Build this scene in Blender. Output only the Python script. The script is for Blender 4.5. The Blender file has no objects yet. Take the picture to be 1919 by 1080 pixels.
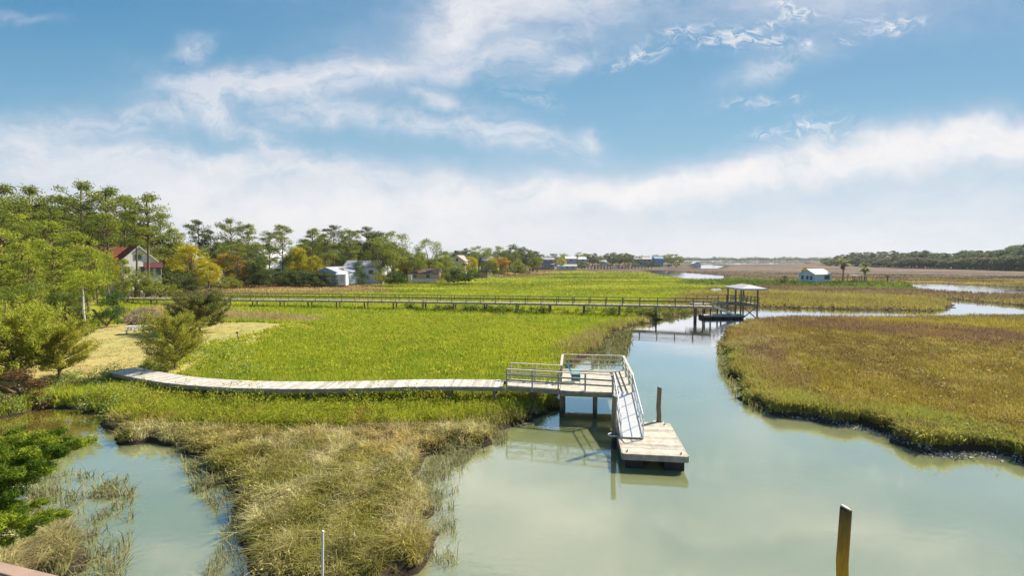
import bpy, math, random
import numpy as np
R = math.radians
sc = bpy.context.scene
COL = sc.collection
random.seed(7)
rng = np.random.default_rng(11)

# ------------------------------------------------------------------ camera
F, HC = 920.0, 8.8                       # focal length in photo pixels, eye height above the water
PITCH = math.atan(56/F)
cam = bpy.data.cameras.new('camera'); co = bpy.data.objects.new('camera', cam); COL.objects.link(co)
co.location = (0, 0, HC); co.rotation_euler = (R(90)-PITCH, 0, 0)
cam.sensor_width = 36; cam.lens = 36*F/1919; cam.clip_start = 0.1; cam.clip_end = 20000
sc.camera = co
sc.view_settings.view_transform = 'Standard'; sc.view_settings.look = 'None'
sc.view_settings.exposure = 0.68; sc.view_settings.gamma = 1
sc.render.resolution_x = 1024; sc.render.resolution_y = 577
sc.cycles.max_bounces = 6; sc.cycles.diffuse_bounces = 3; sc.cycles.transmission_bounces = 3
sc.cycles.transparent_max_bounces = 4; sc.cycles.caustics_reflective = False; sc.cycles.caustics_refractive = False

def ray(px, py):
    u = (540-py)/F
    return ((px-959.5)/F, math.cos(PITCH)+u*math.sin(PITCH), -math.sin(PITCH)+u*math.cos(PITCH))
def G(px, py, z=0.0):                    # photo pixel -> point on the level plane z
    d = ray(px, py); t = (z-HC)/d[2]
    return (d[0]*t, d[1]*t)
def D(px, py, y):                        # photo pixel -> point at forward distance y
    d = ray(px, py); t = y/d[1]
    return (d[0]*t, y, HC+d[2]*t)

# ------------------------------------------------------------------ sun and sky
SUN_AZ, SUN_EL = R(57), R(42)            # azimuth to the right of straight ahead
sl = bpy.data.lights.new('sun', 'SUN'); sl.energy = 4.8; sl.angle = R(0.53); sl.color = (1, .92, .78)
so = bpy.data.objects.new('sun', sl); COL.objects.link(so)
so.rotation_euler = (R(90)-SUN_EL, 0, -SUN_AZ+math.pi)
# a lamp shines along its local -Z: turn it so that -Z points away from the sun's place in the sky
from mathutils import Vector, Matrix
sd = Vector((math.sin(SUN_AZ)*math.cos(SUN_EL), math.cos(SUN_AZ)*math.cos(SUN_EL), math.sin(SUN_EL)))
so.rotation_euler = (-sd).to_track_quat('-Z', 'Y').to_euler()

w = bpy.data.worlds.new('World'); sc.world = w; w.use_nodes = True
nt = w.node_tree; nt.nodes.clear(); N, Lk = nt.nodes, nt.links
def node(t, **k):
    n = N.new(t)
    for a, b in k.items(): setattr(n, a, b)
    return n
def setin(n, i, v):
    if isinstance(v, bpy.types.NodeSocket): Lk.new(v, n.inputs[i])
    else: n.inputs[i].default_value = v
def m(op, a, b=None, c=None, clamp=False):
    n = node('ShaderNodeMath', operation=op); n.use_clamp = clamp
    setin(n, 0, a)
    if b is not None: setin(n, 1, b)
    if c is not None: setin(n, 2, c)
    return n.outputs[0]
def mixc(f, a, b, mode='MIX'):
    n = node('ShaderNodeMix', data_type='RGBA', blend_type=mode)
    setin(n, 0, f); setin(n, 6, a); setin(n, 7, b)
    return n.outputs[2]
tc = node('ShaderNodeTexCoord'); sep = node('ShaderNodeSeparateXYZ'); Lk.new(tc.outputs['Generated'], sep.inputs[0])
X, Y, Z = sep.outputs
hyp = m('SQRT', m('ADD', m('MULTIPLY', X, X), m('MULTIPLY', Y, Y)))
den = m('MAXIMUM', Y, m('ADD', m('MULTIPLY', hyp, .4), .02))
U = m('DIVIDE', X, den); V = m('DIVIDE', Z, den)
comb = node('ShaderNodeCombineXYZ'); Lk.new(U, comb.inputs[0]); Lk.new(V, comb.inputs[1])
UV = comb.outputs[0]
def noise(vec, scale, detail=5, rough=.55, sx=1, sy=1, rot=0, dist=0, off=0):
    mp = node('ShaderNodeMapping'); mp.inputs['Scale'].default_value = (sx, sy, 1)
    mp.inputs['Rotation'].default_value = (0, 0, rot); mp.inputs['Location'].default_value = (off, off*.7, 0)
    Lk.new(vec, mp.inputs[0])
    n = node('ShaderNodeTexNoise', noise_dimensions='2D'); Lk.new(mp.outputs[0], n.inputs['Vector'])
    n.inputs['Scale'].default_value = scale; n.inputs['Detail'].default_value = detail
    n.inputs['Roughness'].default_value = rough; n.inputs['Distortion'].default_value = dist
    return n
# gentle warp of the coordinates so cloud edges fray
wn = noise(UV, 3.2, 4, .6)
vs = node('ShaderNodeVectorMath', operation='SUBTRACT'); Lk.new(wn.outputs['Color'], vs.inputs[0]); vs.inputs[1].default_value = (.5, .5, .5)
vm = node('ShaderNodeVectorMath', operation='MULTIPLY'); Lk.new(vs.outputs[0], vm.inputs[0]); vm.inputs[1].default_value = (.26, .12, 0)
va = node('ShaderNodeVectorMath', operation='ADD'); Lk.new(vm.outputs[0], va.inputs[0]); Lk.new(UV, va.inputs[1])
WUV = va.outputs[0]
def blob(cx, cy, a, b, ang, s, vec=None):
    d = ray(cx, cy); mp = node('ShaderNodeMapping', vector_type='TEXTURE')
    mp.inputs['Location'].default_value = (d[0]/d[1], d[2]/d[1], 0)
    mp.inputs['Rotation'].default_value = (0, 0, R(ang)); mp.inputs['Scale'].default_value = (a/F, b/F, 1)
    Lk.new(vec or WUV, mp.inputs[0])
    ln = node('ShaderNodeVectorMath', operation='DOT_PRODUCT'); Lk.new(mp.outputs[0], ln.inputs[0]); Lk.new(mp.outputs[0], ln.inputs[1])
    return m('MULTIPLY', m('POWER', .42, ln.outputs['Value']), s)
def total(bl):
    o = None
    for q in bl:
        x = blob(*q); o = x if o is None else m('ADD', o, x)
    return o
# wide soft bands, then fraying wisps, then small puffs
soft = total([(250, 325, 620, 44, -4, .85), (1050, 362, 420, 30, 3, .8), (1560, 308, 430, 25, 8, 1.15), (1960, 268, 260, 34, 3, 1.4), (950, -120, 260, 60, 8, .6), (1700, -60, 200, 40, 12, .4),
              (150, 420, 520, 60, 0, .62), (1500, 460, 900, 42, 0, .62), (1750, 380, 420, 50, 4, .5), (640, 430, 500, 55, -4, .62),
              (990, 8, 230, 44, 14, .75), (850, 60, 110, 50, 35, .55), (1480, 20, 520, 55, 0, .26), (700, 150, 260, 22, 10, .42),
              (1330, -420, 700, 180, 5, .55), (1850, -200, 300, 110, 20, .45), (0, 240, 160, 30, 0, .28)])
wisp = total([(300, 285, 320, 14, -3, .8), (700, 330, 380, 12, -4, .6), (1300, 335, 300, 14, 5, .7), (1650, 280, 260, 14, 8, .7), (950, 100, 130, 18, 20, .6), (1050, -60, 150, 34, 12, 1.0), (1420, -70, 170, 30, 8, .9), (1760, -110, 200, 36, 14, .9), (820, -120, 160, 34, -8, .9), (560, -60, 120, 26, 5, .6), (1250, -190, 240, 40, 6, .9), (300, -150, 160, 40, 10, .7), (480, 165, 170, 24, 2, 1.1), (395, 190, 45, 30, -55, .8), (600, 148, 120, 22, 12, .7), (270, 215, 120, 20, 3, .75), (120, 235, 130, 20, 0, .55),
              (455, 240, 140, 20, -28, .75), (600, 222, 70, 24, 0, .85), (760, 232, 170, 22, -3, .8), (960, 255, 120, 24, -12, 1.0),
              (1112, 250, 30, 20, 5, .85), (368, 102, 36, 17, 10, 1.15), (830, 188, 66, 12, -10, .85), (1020, 122, 80, 19, 17, 1.0),
              (1460, 130, 110, 22, 16, 1.0), (860, 45, 70, 50, 50, .55), (15, 32, 40, 8, -14, .5), (1060, 375, 260, 20, 5, .3), (1500, 285, 160, 18, 6, .5)])
puff = total([(1385, 85, 82, 15, 3, 1.5), (1182, 97, 34, 11, 5, 1.15), (1130, 118, 28, 9, 10, .8), (1240, 68, 40, 10, 0, .8), (1310, 60, 60, 14, 0, .55), (1525, 30, 34, 11, 0, 1.2),
              (1505, 8, 22, 8, 0, 1.1), (1722, 50, 44, 9, 14, 1.25), (1460, 50, 26, 9, 0, .8), (1620, 88, 16, 6, 15, .9), (1545, 92, 18, 8, 0, .9), (1530, 252, 60, 15, 5, 1.0),
              (1430, 260, 26, 8, 0, .9), (1390, 205, 50, 10, 0, .6), (1495, 203, 20, 8, 0, .6), (1690, 40, 60, 12, 0, .6), (985, 185, 30, 12, -20, .45)])
n1 = noise(WUV, 2.6, 6, .62, 1, 2.6, R(-10)); n2 = noise(WUV, 9, 7, .68, 1, 2.2, R(-12), off=3); n3 = noise(WUV, 34, 7, .66, 1, 2.0, 0, .5, 9)
d1 = m('MULTIPLY', soft, m('MAXIMUM', m('ADD', m('ADD', m('MULTIPLY', n1.outputs[0], 1.1), m('MULTIPLY', n2.outputs[0], 1.3)), -.32), .06))
d2 = m('MULTIPLY', wisp, m('SUBTRACT', m('MULTIPLY', n2.outputs[0], 2.5), .62), clamp=True)
d3 = m('MULTIPLY', m('MINIMUM', puff, 1.2), m('SUBTRACT', m('MULTIPLY', n3.outputs[0], 4.6), 1.95), clamp=True)
# thin veil over everything low
low = m('POWER', .5, m('MULTIPLY', m('MAXIMUM', V, 0.), 7.5))
dens = m('ADD', m('ADD', d1, m('MULTIPLY', d2, .8)), m('ADD', m('MULTIPLY', d3, .62), m('MULTIPLY', low, .42)))
dens = m('SUBTRACT', 1.0, m('POWER', .28, m('MAXIMUM', dens, 0.)))
sky = node('ShaderNodeTexSky', sky_type='NISHITA'); sky.sun_disc = False
sky.sun_elevation = SUN_EL; sky.sun_rotation = SUN_AZ; sky.air_density = 1.0; sky.dust_density = .7; sky.ozone_density = 1.6
# the real sky is evened out with a gradient of its own blue, deeper overhead
grad = node('ShaderNodeValToRGB'); Lk.new(V, grad.inputs[0]); ge = grad.color_ramp.elements
ge[0].position = 0; ge[0].color = (4.4, 5.4, 6.0, 1); ge[1].position = 1.0; ge[1].color = (.4, 1.5, 3.1, 1)
for p_, c_ in ((.22, (1.35, 3.35, 4.8, 1)), (.50, (.52, 2.15, 3.9, 1))):
    e_ = ge.new(p_); e_.color = c_
base = mixc(.9, sky.outputs[0], grad.outputs[0])
cloudcol = mixc(m('MULTIPLY', m('ADD', m('MULTIPLY', d3, .9), m('SUBTRACT', m('MULTIPLY', dens, 1.1), .38)), 1.0, clamp=True), (5.7, 5.7, 6.3, 1), (7.9, 7.5, 7.1, 1))
skyc = mixc(dens, base, cloudcol)
bg = node('ShaderNodeBackground'); bg.inputs['Strength'].default_value = .085; Lk.new(skyc, bg.inputs['Color'])
wo = node('ShaderNodeOutputWorld'); Lk.new(bg.outputs[0], wo.inputs['Surface'])

# ------------------------------------------------------------------ helpers
def tag(o, label=None, cat=None, group=None, kind=None):
    if label: o['label'] = label
    if cat: o['category'] = cat
    if group: o['group'] = group
    if kind: o['kind'] = kind
    return o
def thing(name, label, cat, loc=(0, 0, 0), group=None):
    o = bpy.data.objects.new(name, None); COL.objects.link(o); o.location = loc
    o.empty_display_size = .2
    return tag(o, label, cat, group)
def children(o): return [c for c in ALLCH.get(o.name, [])]
ALLCH = {}
def link_child(c, p):
    c.parent = p; ALLCH.setdefault(p.name, []).append(c)
def copy_tree(o, parent=None):
    c = o.copy(); COL.objects.link(c)
    if parent: link_child(c, parent)
    for ch in list(ALLCH.get(o.name, [])): copy_tree(ch, c)
    return c

MATS = {}
def material(name, attr=True, color=(.5, .5, .5), rough=.7, spec=.3, metal=0, transl=0, nscale=0, namt=0, stretch=(1, 1, 1), bump=0):
    if name in MATS: return MATS[name]
    mt = bpy.data.materials.new(name); mt.use_nodes = True; t = mt.node_tree; ns, ls = t.nodes, t.links
    b = ns['Principled BSDF']; b.inputs['Roughness'].default_value = rough; b.inputs['Specular IOR Level'].default_value = spec; b.inputs['Metallic'].default_value = metal
    if attr:
        a = ns.new('ShaderNodeAttribute'); a.attribute_name = 'Col'; csock = a.outputs['Color']
    else:
        a = ns.new('ShaderNodeRGB'); a.outputs[0].default_value = (*color, 1); csock = a.outputs[0]
    if nscale:
        tcn = ns.new('ShaderNodeTexCoord'); mp = ns.new('ShaderNodeMapping'); mp.inputs['Scale'].default_value = stretch
        ls.new(tcn.outputs['Object'], mp.inputs[0])
        no = ns.new('ShaderNodeTexNoise'); no.inputs['Scale'].default_value = nscale; no.inputs['Detail'].default_value = 6; no.inputs['Roughness'].default_value = .65
        ls.new(mp.outputs[0], no.inputs['Vector'])
        mr = ns.new('ShaderNodeMapRange'); mr.inputs[1].default_value = .25; mr.inputs[2].default_value = .75
        mr.inputs[3].default_value = 1-namt; mr.inputs[4].default_value = 1+namt; ls.new(no.outputs[0], mr.inputs[0])
        mx = ns.new('ShaderNodeMix'); mx.data_type = 'RGBA'; mx.blend_type = 'MULTIPLY'; mx.inputs[0].default_value = 1
        ls.new(csock, mx.inputs[6]); ls.new(mr.outputs[0], mx.inputs[7]); csock = mx.outputs[2]
        if bump:
            bp = ns.new('ShaderNodeBump'); bp.inputs['Strength'].default_value = bump; bp.inputs['Distance'].default_value = .02
            ls.new(no.outputs[0], bp.inputs['Height']); ls.new(bp.outputs[0], b.inputs['Normal'])
    if name == 'piling_wood':
        ge_ = ns.new('ShaderNodeNewGeometry'); sp_ = ns.new('ShaderNodeSeparateXYZ'); ls.new(ge_.outputs['Position'], sp_.inputs[0]); mr2 = ns.new('ShaderNodeMapRange'); mr2.inputs[1].default_value = .35; mr2.inputs[2].default_value = .75; mr2.inputs[3].default_value = .75; mr2.inputs[4].default_value = 0
        ls.new(sp_.outputs[2], mr2.inputs[0]); mx2 = ns.new('ShaderNodeMix'); mx2.data_type = 'RGBA'; ls.new(mr2.outputs[0], mx2.inputs[0]); ls.new(csock, mx2.inputs[6]); mx2.inputs[7].default_value = (.035, .035, .018, 1); csock = mx2.outputs[2]
    ls.new(csock, b.inputs['Base Color'])
    if transl:
        tr = ns.new('ShaderNodeBsdfTranslucent'); ls.new(csock, tr.inputs[0]); ms = ns.new('ShaderNodeMixShader'); ms.inputs[0].default_value = transl
        ls.new(b.outputs[0], ms.inputs[1]); ls.new(tr.outputs[0], ms.inputs[2]); ls.new(ms.outputs[0], ns['Material Output'].inputs[0])
    MATS[name] = mt
    return mt
M_LEAF = material('foliage', rough=.65, spec=.2, transl=.42)
M_GRASS = material('grass_blades', rough=.6, spec=.25, transl=.42)
M_BARK = material('bark', rough=.9, spec=.1, nscale=3, namt=.35, stretch=(1, 1, .3), bump=.5)
M_WOOD = material('weathered_wood', rough=.8, spec=.2, nscale=4, namt=.38, stretch=(1, 1, 1), bump=.5)
M_PILE = material('piling_wood', rough=.8, spec=.2, nscale=4, namt=.4, stretch=(3, 3, .5), bump=.5)
M_PAINT = material('paint', rough=.5, spec=.4, nscale=2.5, namt=.07)
M_SIDING = material('siding', rough=.7, spec=.2, nscale=8, namt=.06, stretch=(.1, .1, 4))
M_ROOF = material('roofing', rough=.75, spec=.25, nscale=3, namt=.22)
M_METAL = material('aluminium', rough=.38, spec=.5, metal=.35, nscale=4, namt=.06)
M_GLASS = material('window_glass', rough=.1, spec=.6)
M_RUBBER = material('black_rubber', rough=.6, spec=.3, nscale=6, namt=.3)
M_SHELL = material('shell', rough=.6, spec=.3)

def raw_mesh(name, verts, faces_flat, sizes, cols, mat, parent=None, base=None, smooth=False):
    v = np.asarray(verts, dtype=np.float32)
    if base is not None: v = v-np.asarray(base, dtype=np.float32)
    me = bpy.data.meshes.new(name); me.vertices.add(len(v)); me.vertices.foreach_set('co', v.ravel())
    ff = np.asarray(faces_flat, dtype=np.int32); sz = np.asarray(sizes, dtype=np.int32)
    me.loops.add(len(ff)); me.loops.foreach_set('vertex_index', ff)
    me.polygons.add(len(sz)); st = np.zeros(len(sz), dtype=np.int32); st[1:] = np.cumsum(sz)[:-1]
    me.polygons.foreach_set('loop_start', st); me.polygons.foreach_set('loop_total', sz)
    if smooth: me.polygons.foreach_set('use_smooth', np.ones(len(sz), dtype=bool))
    me.update(calc_edges=True)
    a = me.attributes.new('Col', 'FLOAT_COLOR', 'POINT'); c = np.ones((len(v), 4), dtype=np.float32); c[:, :3] = cols; a.data.foreach_set('color', c.ravel())
    me.materials.append(mat)
    o = bpy.data.objects.new(name, me); COL.objects.link(o)
    if base is not None and parent is None: o.location = base
    if parent: link_child(o, parent)
    return o

class MB:
    def __init__(s): s.v = []; s.f = []; s.c = []
    def add(s, vs, fs, col):
        b = len(s.v); s.v += [tuple(q) for q in vs]; s.c += [tuple(col)]*len(vs); s.f += [tuple(b+i for i in q) for q in fs]
        return s
    def hexa(s, q, col):                  # 4 bottom + 4 top points, counter-clockwise
        return s.add(q, [(3, 2, 1, 0), (4, 5, 6, 7), (0, 1, 5, 4), (1, 2, 6, 5), (2, 3, 7, 6), (3, 0, 4, 7)], col)
    def box(s, c, sz, col, rz=0.0):
        cx, cy, cz = c; a, b, h = sz[0]/2, sz[1]/2, sz[2]/2; k, n = math.cos(rz), math.sin(rz)
        P = [(cx+x*k-y*n, cy+x*n+y*k, cz+z) for z in (-h, h) for x, y in ((-a, -b), (a, -b), (a, b), (-a, b))]
        return s.hexa(P, col)
    def beam(s, p, q, wd, h, col):        # rectangular bar from p to q: wd across, h in height
        p, q = Vector(p), Vector(q); d = (q-p).normalized(); up = Vector((0, 0, 1))
        if abs(d.z) > .95: up = Vector((0, 1, 0))
        r = d.cross(up).normalized(); u = r.cross(d).normalized()
        P = []
        for e in (p, q): P += [e-r*wd/2-u*h/2, e+r*wd/2-u*h/2, e+r*wd/2+u*h/2, e-r*wd/2+u*h/2]
        return s.add(P, [(0, 1, 2, 3), (7, 6, 5, 4), (1, 0, 4, 5), (2, 1, 5, 6), (3, 2, 6, 7), (0, 3, 7, 4)], col)
    def tube(s, pts, rad, col, n=8, cap=True):
        pts = [Vector(p) for p in pts]; rings = []; up = Vector((.13, .31, .94))
        if not isinstance(rad, (list, tuple)): rad = [rad]*len(pts)
        for i, p in enumerate(pts):
            d = (pts[min(i+1, len(pts)-1)]-pts[max(i-1, 0)]).normalized()
            if abs(d.dot(up)) > .97: up2 = Vector((1, 0, 0))
            else: up2 = up
            if abs(d.z) > .8: up2 = Vector((1, 0, 0))
            a = d.cross(up2).normalized(); b = d.cross(a)
            rings.append([p+(a*math.cos(2*math.pi*k/n)+b*math.sin(2*math.pi*k/n))*rad[i] for k in range(n)])
        vs = [q for r in rings for q in r]; fs = []
        for i in range(len(rings)-1):
            for k in range(n): fs.append((i*n+k, i*n+(k+1) % n, (i+1)*n+(k+1) % n, (i+1)*n+k))
        if cap: fs += [tuple(range(n-1, -1, -1)), tuple(range((len(rings)-1)*n, len(rings)*n))]
        return s.add(vs, fs, col)
    def prism(s, poly, z0, z1, col):      # level outline pulled up
        n = len(poly); vs = [(x, y, z0) for x, y in poly]+[(x, y, z1) for x, y in poly]
        return s.add(vs, [tuple(range(n-1, -1, -1)), tuple(range(n, 2*n))]+[(i, (i+1) % n, n+(i+1) % n, n+i) for i in range(n)], col)
    def build(s, name, mat, parent=None, smooth=False, base=None):
        b = tuple(parent.matrix_local.translation) if parent is not None and base is None and parent.type == 'EMPTY' else base
        if parent is not None and parent.type == 'EMPTY' and base is None: b = tuple(parent.location)
        if parent is not None and parent.type == 'MESH':
            b = tuple(parent.parent.location) if parent.parent else tuple(parent.location)
        me = bpy.data.meshes.new(name)
        vs = s.v if b is None else [(x-b[0], y-b[1], z-b[2]) for x, y, z in s.v]
        me.from_pydata(vs, [], s.f); me.update()
        if smooth: me.polygons.foreach_set('use_smooth', [True]*len(me.polygons))
        a = me.attributes.new('Col', 'FLOAT_COLOR', 'POINT'); a.data.foreach_set('color', [q for c in s.c for q in (*c, 1)])
        me.materials.append(mat); o = bpy.data.objects.new(name, me); COL.objects.link(o)
        if parent is not None: link_child(o, parent)
        elif b is not None: o.location = b
        return o
def jit(c, a=.12):
    k = 1+random.uniform(-a, a); return tuple(q*k for q in c)

# lattice noise in numpy
def vn(x, y, seed=0):
    ix, iy = np.floor(x), np.floor(y); fx, fy = x-ix, y-iy; fx = fx*fx*(3-2*fx); fy = fy*fy*(3-2*fy)
    def h(a, b): q = np.sin(a*127.1+b*311.7+seed*74.7)*43758.5453; return q-np.floor(q)
    return (h(ix, iy)*(1-fx)+h(ix+1, iy)*fx)*(1-fy)+(h(ix, iy+1)*(1-fx)+h(ix+1, iy+1)*fx)*fy
def fbm(x, y, seed=0, o=4):
    s, a, t = 0, .5, 0
    for i in range(o): s = s+a*vn(x*2**i, y*2**i, seed+i); t += a; a *= .5
    return s/t
def inside(x, y, poly):
    c = np.zeros(x.shape, bool); n = len(poly)
    for i in range(n):
        (x0, y0), (x1, y1) = poly[i], poly[(i+1) % n]
        if y0 == y1: continue
        k = ((y0 > y) != (y1 > y)) & (x < (x1-x0)*(y-y0)/(y1-y0)+x0); c ^= k
    return c
def sdist(x, y, rings):
    d = np.full(x.shape, 1e9); c = np.zeros(x.shape, bool)
    for poly in rings:
        c ^= inside(x, y, poly); n = len(poly)
        for i in range(n):
            (x0, y0), (x1, y1) = poly[i], poly[(i+1) % n]; ex, ey = x1-x0, y1-y0; L2 = ex*ex+ey*ey+1e-9
            t = np.clip(((x-x0)*ex+(y-y0)*ey)/L2, 0, 1); d = np.minimum(d, (x-x0-t*ex)**2+(y-y0-t*ey)**2)
    d = np.sqrt(d); return np.where(c, d, -d)

# ------------------------------------------------------------------ land and water outlines (world metres, from the shoreline)
def PX(l, z=0.0): return [G(a, b, z) for a, b in l]
MAIN = PX([(-900, 800), (-300, 790), (0, 786), (45, 780), (80, 769), (130, 764), (160, 768), (200, 776), (188, 790), (192, 808), (225, 824), (275, 840), (335, 842),
           (375, 868), (400, 905), (440, 938), (430, 975), (452, 1025), (474, 1062), (520, 1100), (600, 1130), (720, 1120), (790, 1080), (822, 1020), (835, 1000), (812, 980),
           (803, 933), (766, 915), (775, 893), (800, 866), (835, 846), (883, 840), (925, 822), (967, 805), (1010, 786), (1038, 768), (1052, 742),
           (1062, 715), (1070, 690), (1100, 672), (1128, 655), (1140, 636), (1180, 614), (1225, 604), (1262, 594), (1300, 588), (1340, 581), (1390, 578), (1430, 577), (1480, 578.5), (1560, 580.5),
           (1640, 582), (1700, 583.5), (1755, 584), (1782, 580), (1788, 573), (1775, 567), (1762, 562), (1800, 563), (1860, 569), (1919, 574), (2100, 582), (2600, 596)])
MAIN += [(600, 60), (6000, 60), (6000, 6000), (-6000, 6000), (-6000, 24)]
HOLES = [PX([(1213, 507), (1252, 508.5), (1300, 512.5), (1357, 516.5), (1354, 525), (1290, 524), (1245, 516.5)]),
         PX([(1703, 532), (1750, 531.5), (1830, 535), (1919, 540), (2100, 549), (2100, 566), (1919, 556), (1800, 552), (1730, 545)]),
         PX([(1255, 489.5), (1300, 489), (1500, 490.5), (1510, 494.5), (1400, 496), (1300, 494.5)]),
         PX([(1300, 498), (1330, 496.2), (1358, 499.5), (1345, 503.5), (1310, 504)]),
         PX([(1330, 540), (1342, 539.3), (1352, 541), (1346, 549), (1334, 548)])]
ISLE = PX([(1362, 622), (1354, 640), (1351, 658), (1357, 682), (1372, 706), (1388, 728), (1405, 750), (1430, 768), (1460, 778), (1500, 783), (1560, 792), (1620, 806), (1680, 827),
           (1740, 850), (1790, 858), (1850, 854), (1919, 867), (2050, 888), (2400, 935), (3200, 990), (3200, 640), (2600, 622), (2100, 604), (1919, 597), (1830, 597), (1700, 599), (1600, 599), (1500, 598), (1450, 600), (1400, 607)])
NEARL = PX([(-700, 900), (-100, 905), (15, 935), (70, 970), (125, 1010), (145, 1045), (125, 1085), (50, 1130), (-700, 1200)])
RINGS = [MAIN]+HOLES+[ISLE, NEARL]
UPL = [(-24, 60), (-22.5, 46), (-22.5, 39), (-24, 34.5), (-27.5, 33), (-32, 30.5), (-60, 29), (-900, 24), (-900, 900), (300, 900), (167, 550), (68, 450), (16, 378), (-8, 217),
       (-19, 165), (-61, 162), (-86, 152), (-88, 118), (-75, 95), (-60, 76), (-48, 66), (-36, 63)]
LAWN = PX([(592, 604), (560, 612), (525, 622), (480, 644), (440, 650), (400, 668), (375, 684), (300, 700), (200, 706), (130, 716), (0, 735), (-300, 735), (-300, 650), (150, 617), (230, 604), (300, 601), (430, 603)], 1.0)
def land_d(x, y):
    r = np.hypot(x, y); a = np.where(x > 12, np.minimum(.85, r*.028), np.where(x > 4, np.minimum(.55, r*.02), np.minimum(.8, r*.035)))+r*.003
    wx = x+(fbm(x*.7, y*.7, 3, 3)-.5)*2*a; wy = y+(fbm(x*.7, y*.7, 9, 3)-.5)*2*a
    return sdist(wx, wy, RINGS)
def upl(x, y):
    t = np.clip((sdist(x, y, [UPL])+2.5)/5.5, 0, 1); return t*t*(3-2*t)
def height(x, y, d=None):
    r = np.hypot(x, y)
    if d is None: d = land_d(x, y)
    k = np.minimum(.75, .4/(.02*r+.01))
    h = np.clip(d*k, -1.2, .34)
    return h+np.where(d > 0, np.clip(d*.5, 0, 1), 0)*(upl(x, y)*.62+(fbm(x*.35, y*.35, 5, 3)-.5)*.14)
def hz(x, y): return float(height(np.array([x], float), np.array([y], float))[0])

# what grows where: pixel outlines on the marsh plane, colours are pairs mixed at random
Z4 = lambda l: PX(l, .4)
# name: outline, colour a, colour b, colour c, blade height
ZONES = [
 ('meadow', None, (.365, .405, .03), (.27, .345, .028), (.43, .43, .05), .40),
 ('isle', ISLE, (.325, .27, .04), (.22, .16, .045), (.42, .35, .09), .58),
 ('isle_yellow', Z4([(1500, 583), (1720, 583), (1900, 600), (1850, 612), (1600, 606), (1520, 596)]), (.42, .38, .04), (.35, .29, .05), (.30, .26, .06), .6),
 ('isle_purple', Z4([(1380, 600), (1480, 590), (1560, 596), (1640, 607), (1750, 610), (1850, 622), (1880, 640), (1760, 642), (1620, 628), (1500, 612), (1430, 610)]), (.20, .13, .075), (.26, .17, .075), (.32, .25, .07), .66),
 ('isle_rim', Z4([(1345, 640), (1380, 606), (1430, 600), (1460, 640), (1500, 720), (1420, 730), (1380, 700)]), (.25, .165, .08), (.32, .24, .07), (.38, .34, .13), .66),
 ('isle_green', Z4([(1345, 650), (1385, 650), (1440, 720), (1560, 770), (1680, 770), (1900, 830), (1930, 870), (1750, 860), (1560, 800), (1400, 760), (1350, 690)]), (.32, .34, .06), (.38, .34, .08), (.27, .22, .05), .6),
 ('right_olive', Z4([(1430, 522), (3500, 505), (3500, 620), (1800, 600), (1430, 590)]), (.29, .25, .07), (.24, .18, .08), (.28, .26, .07), .6),
 ('far_brown', Z4([(905, 502), (1000, 505.5), (1110, 507.5), (1210, 509), (1360, 519), (1470, 527), (1500, 522), (2300, 522), (2700, 560), (3500, 486), (500, 486), (900, 490)]), (.20, .16, .11), (.155, .125, .085), (.22, .20, .09), .45),
 ('strip_brown', Z4([(1430, 533), (1500, 538), (1919, 547), (2300, 560), (2300, 590), (1919, 566), (1760, 556), (1560, 549), (1420, 544)]), (.22, .165, .09), (.18, .13, .075), (.26, .22, .09), .75),
 ('tongue', Z4([(1300, 549), (1430, 545), (1600, 551), (1790, 562), (1800, 582), (1450, 580), (1300, 590), (1180, 600)]), (.32, .29, .065), (.28, .23, .075), (.32, .31, .06), .7),
 ('hut_green', Z4([(1290, 526), (1360, 520), (1470, 527), (1560, 527), (1695, 531), (1705, 540), (1600, 541), (1450, 536), (1300, 534)]), (.16, .22, .03), (.20, .25, .04), (.12, .16, .025), .65),
 ('tan_left', Z4([(230, 538), (430, 531), (700, 529), (730, 545), (560, 553), (440, 553), (240, 552)]), (.36, .28, .12), (.30, .23, .10), (.33, .31, .08), .5),
 ('tan_end', Z4([(880, 513), (1010, 505), (1110, 503), (1010, 516), (930, 520)]), (.29, .22, .09), (.25, .19, .08), (.30, .28, .06), .5),
 ('straw', Z4([(240, 590), (300, 572), (450, 590), (600, 596), (600, 606), (430, 606), (240, 606)]), (.44, .36, .17), (.36, .29, .12), (.40, .36, .10), .5),
 ('bank_brown', Z4([(1070, 700), (1055, 650), (1130, 612), (1230, 588), (1300, 580), (1310, 592), (1190, 620), (1150, 660), (1100, 705)]), (.36, .31, .12), (.27, .22, .06), (.30, .33, .05), .6),
 ('spit', Z4([(60, 770), (200, 762), (300, 775), (520, 772), (760, 778), (900, 780), (1000, 762), (1060, 735), (1060, 800), (860, 860), (860, 1300), (300, 1300), (150, 860), (60, 800)]), (.48, .38, .16), (.27, .26, .05), (.62, .55, .30), .40),
 ('belt', Z4([(60, 742), (270, 735), (420, 738), (640, 740), (950, 724), (1022, 736), (1014, 766), (900, 782), (760, 798), (520, 804), (330, 794), (200, 776), (60, 775)]), (.42, .46, .04), (.30, .34, .04), (.40, .30, .08), .6),
 ('near_left', NEARL, (.48, .41, .22), (.36, .33, .12), (.50, .52, .26), .5),
]
LAWNC = ((.50, .39, .15), (.42, .32, .11), (.38, .35, .11))
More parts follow.
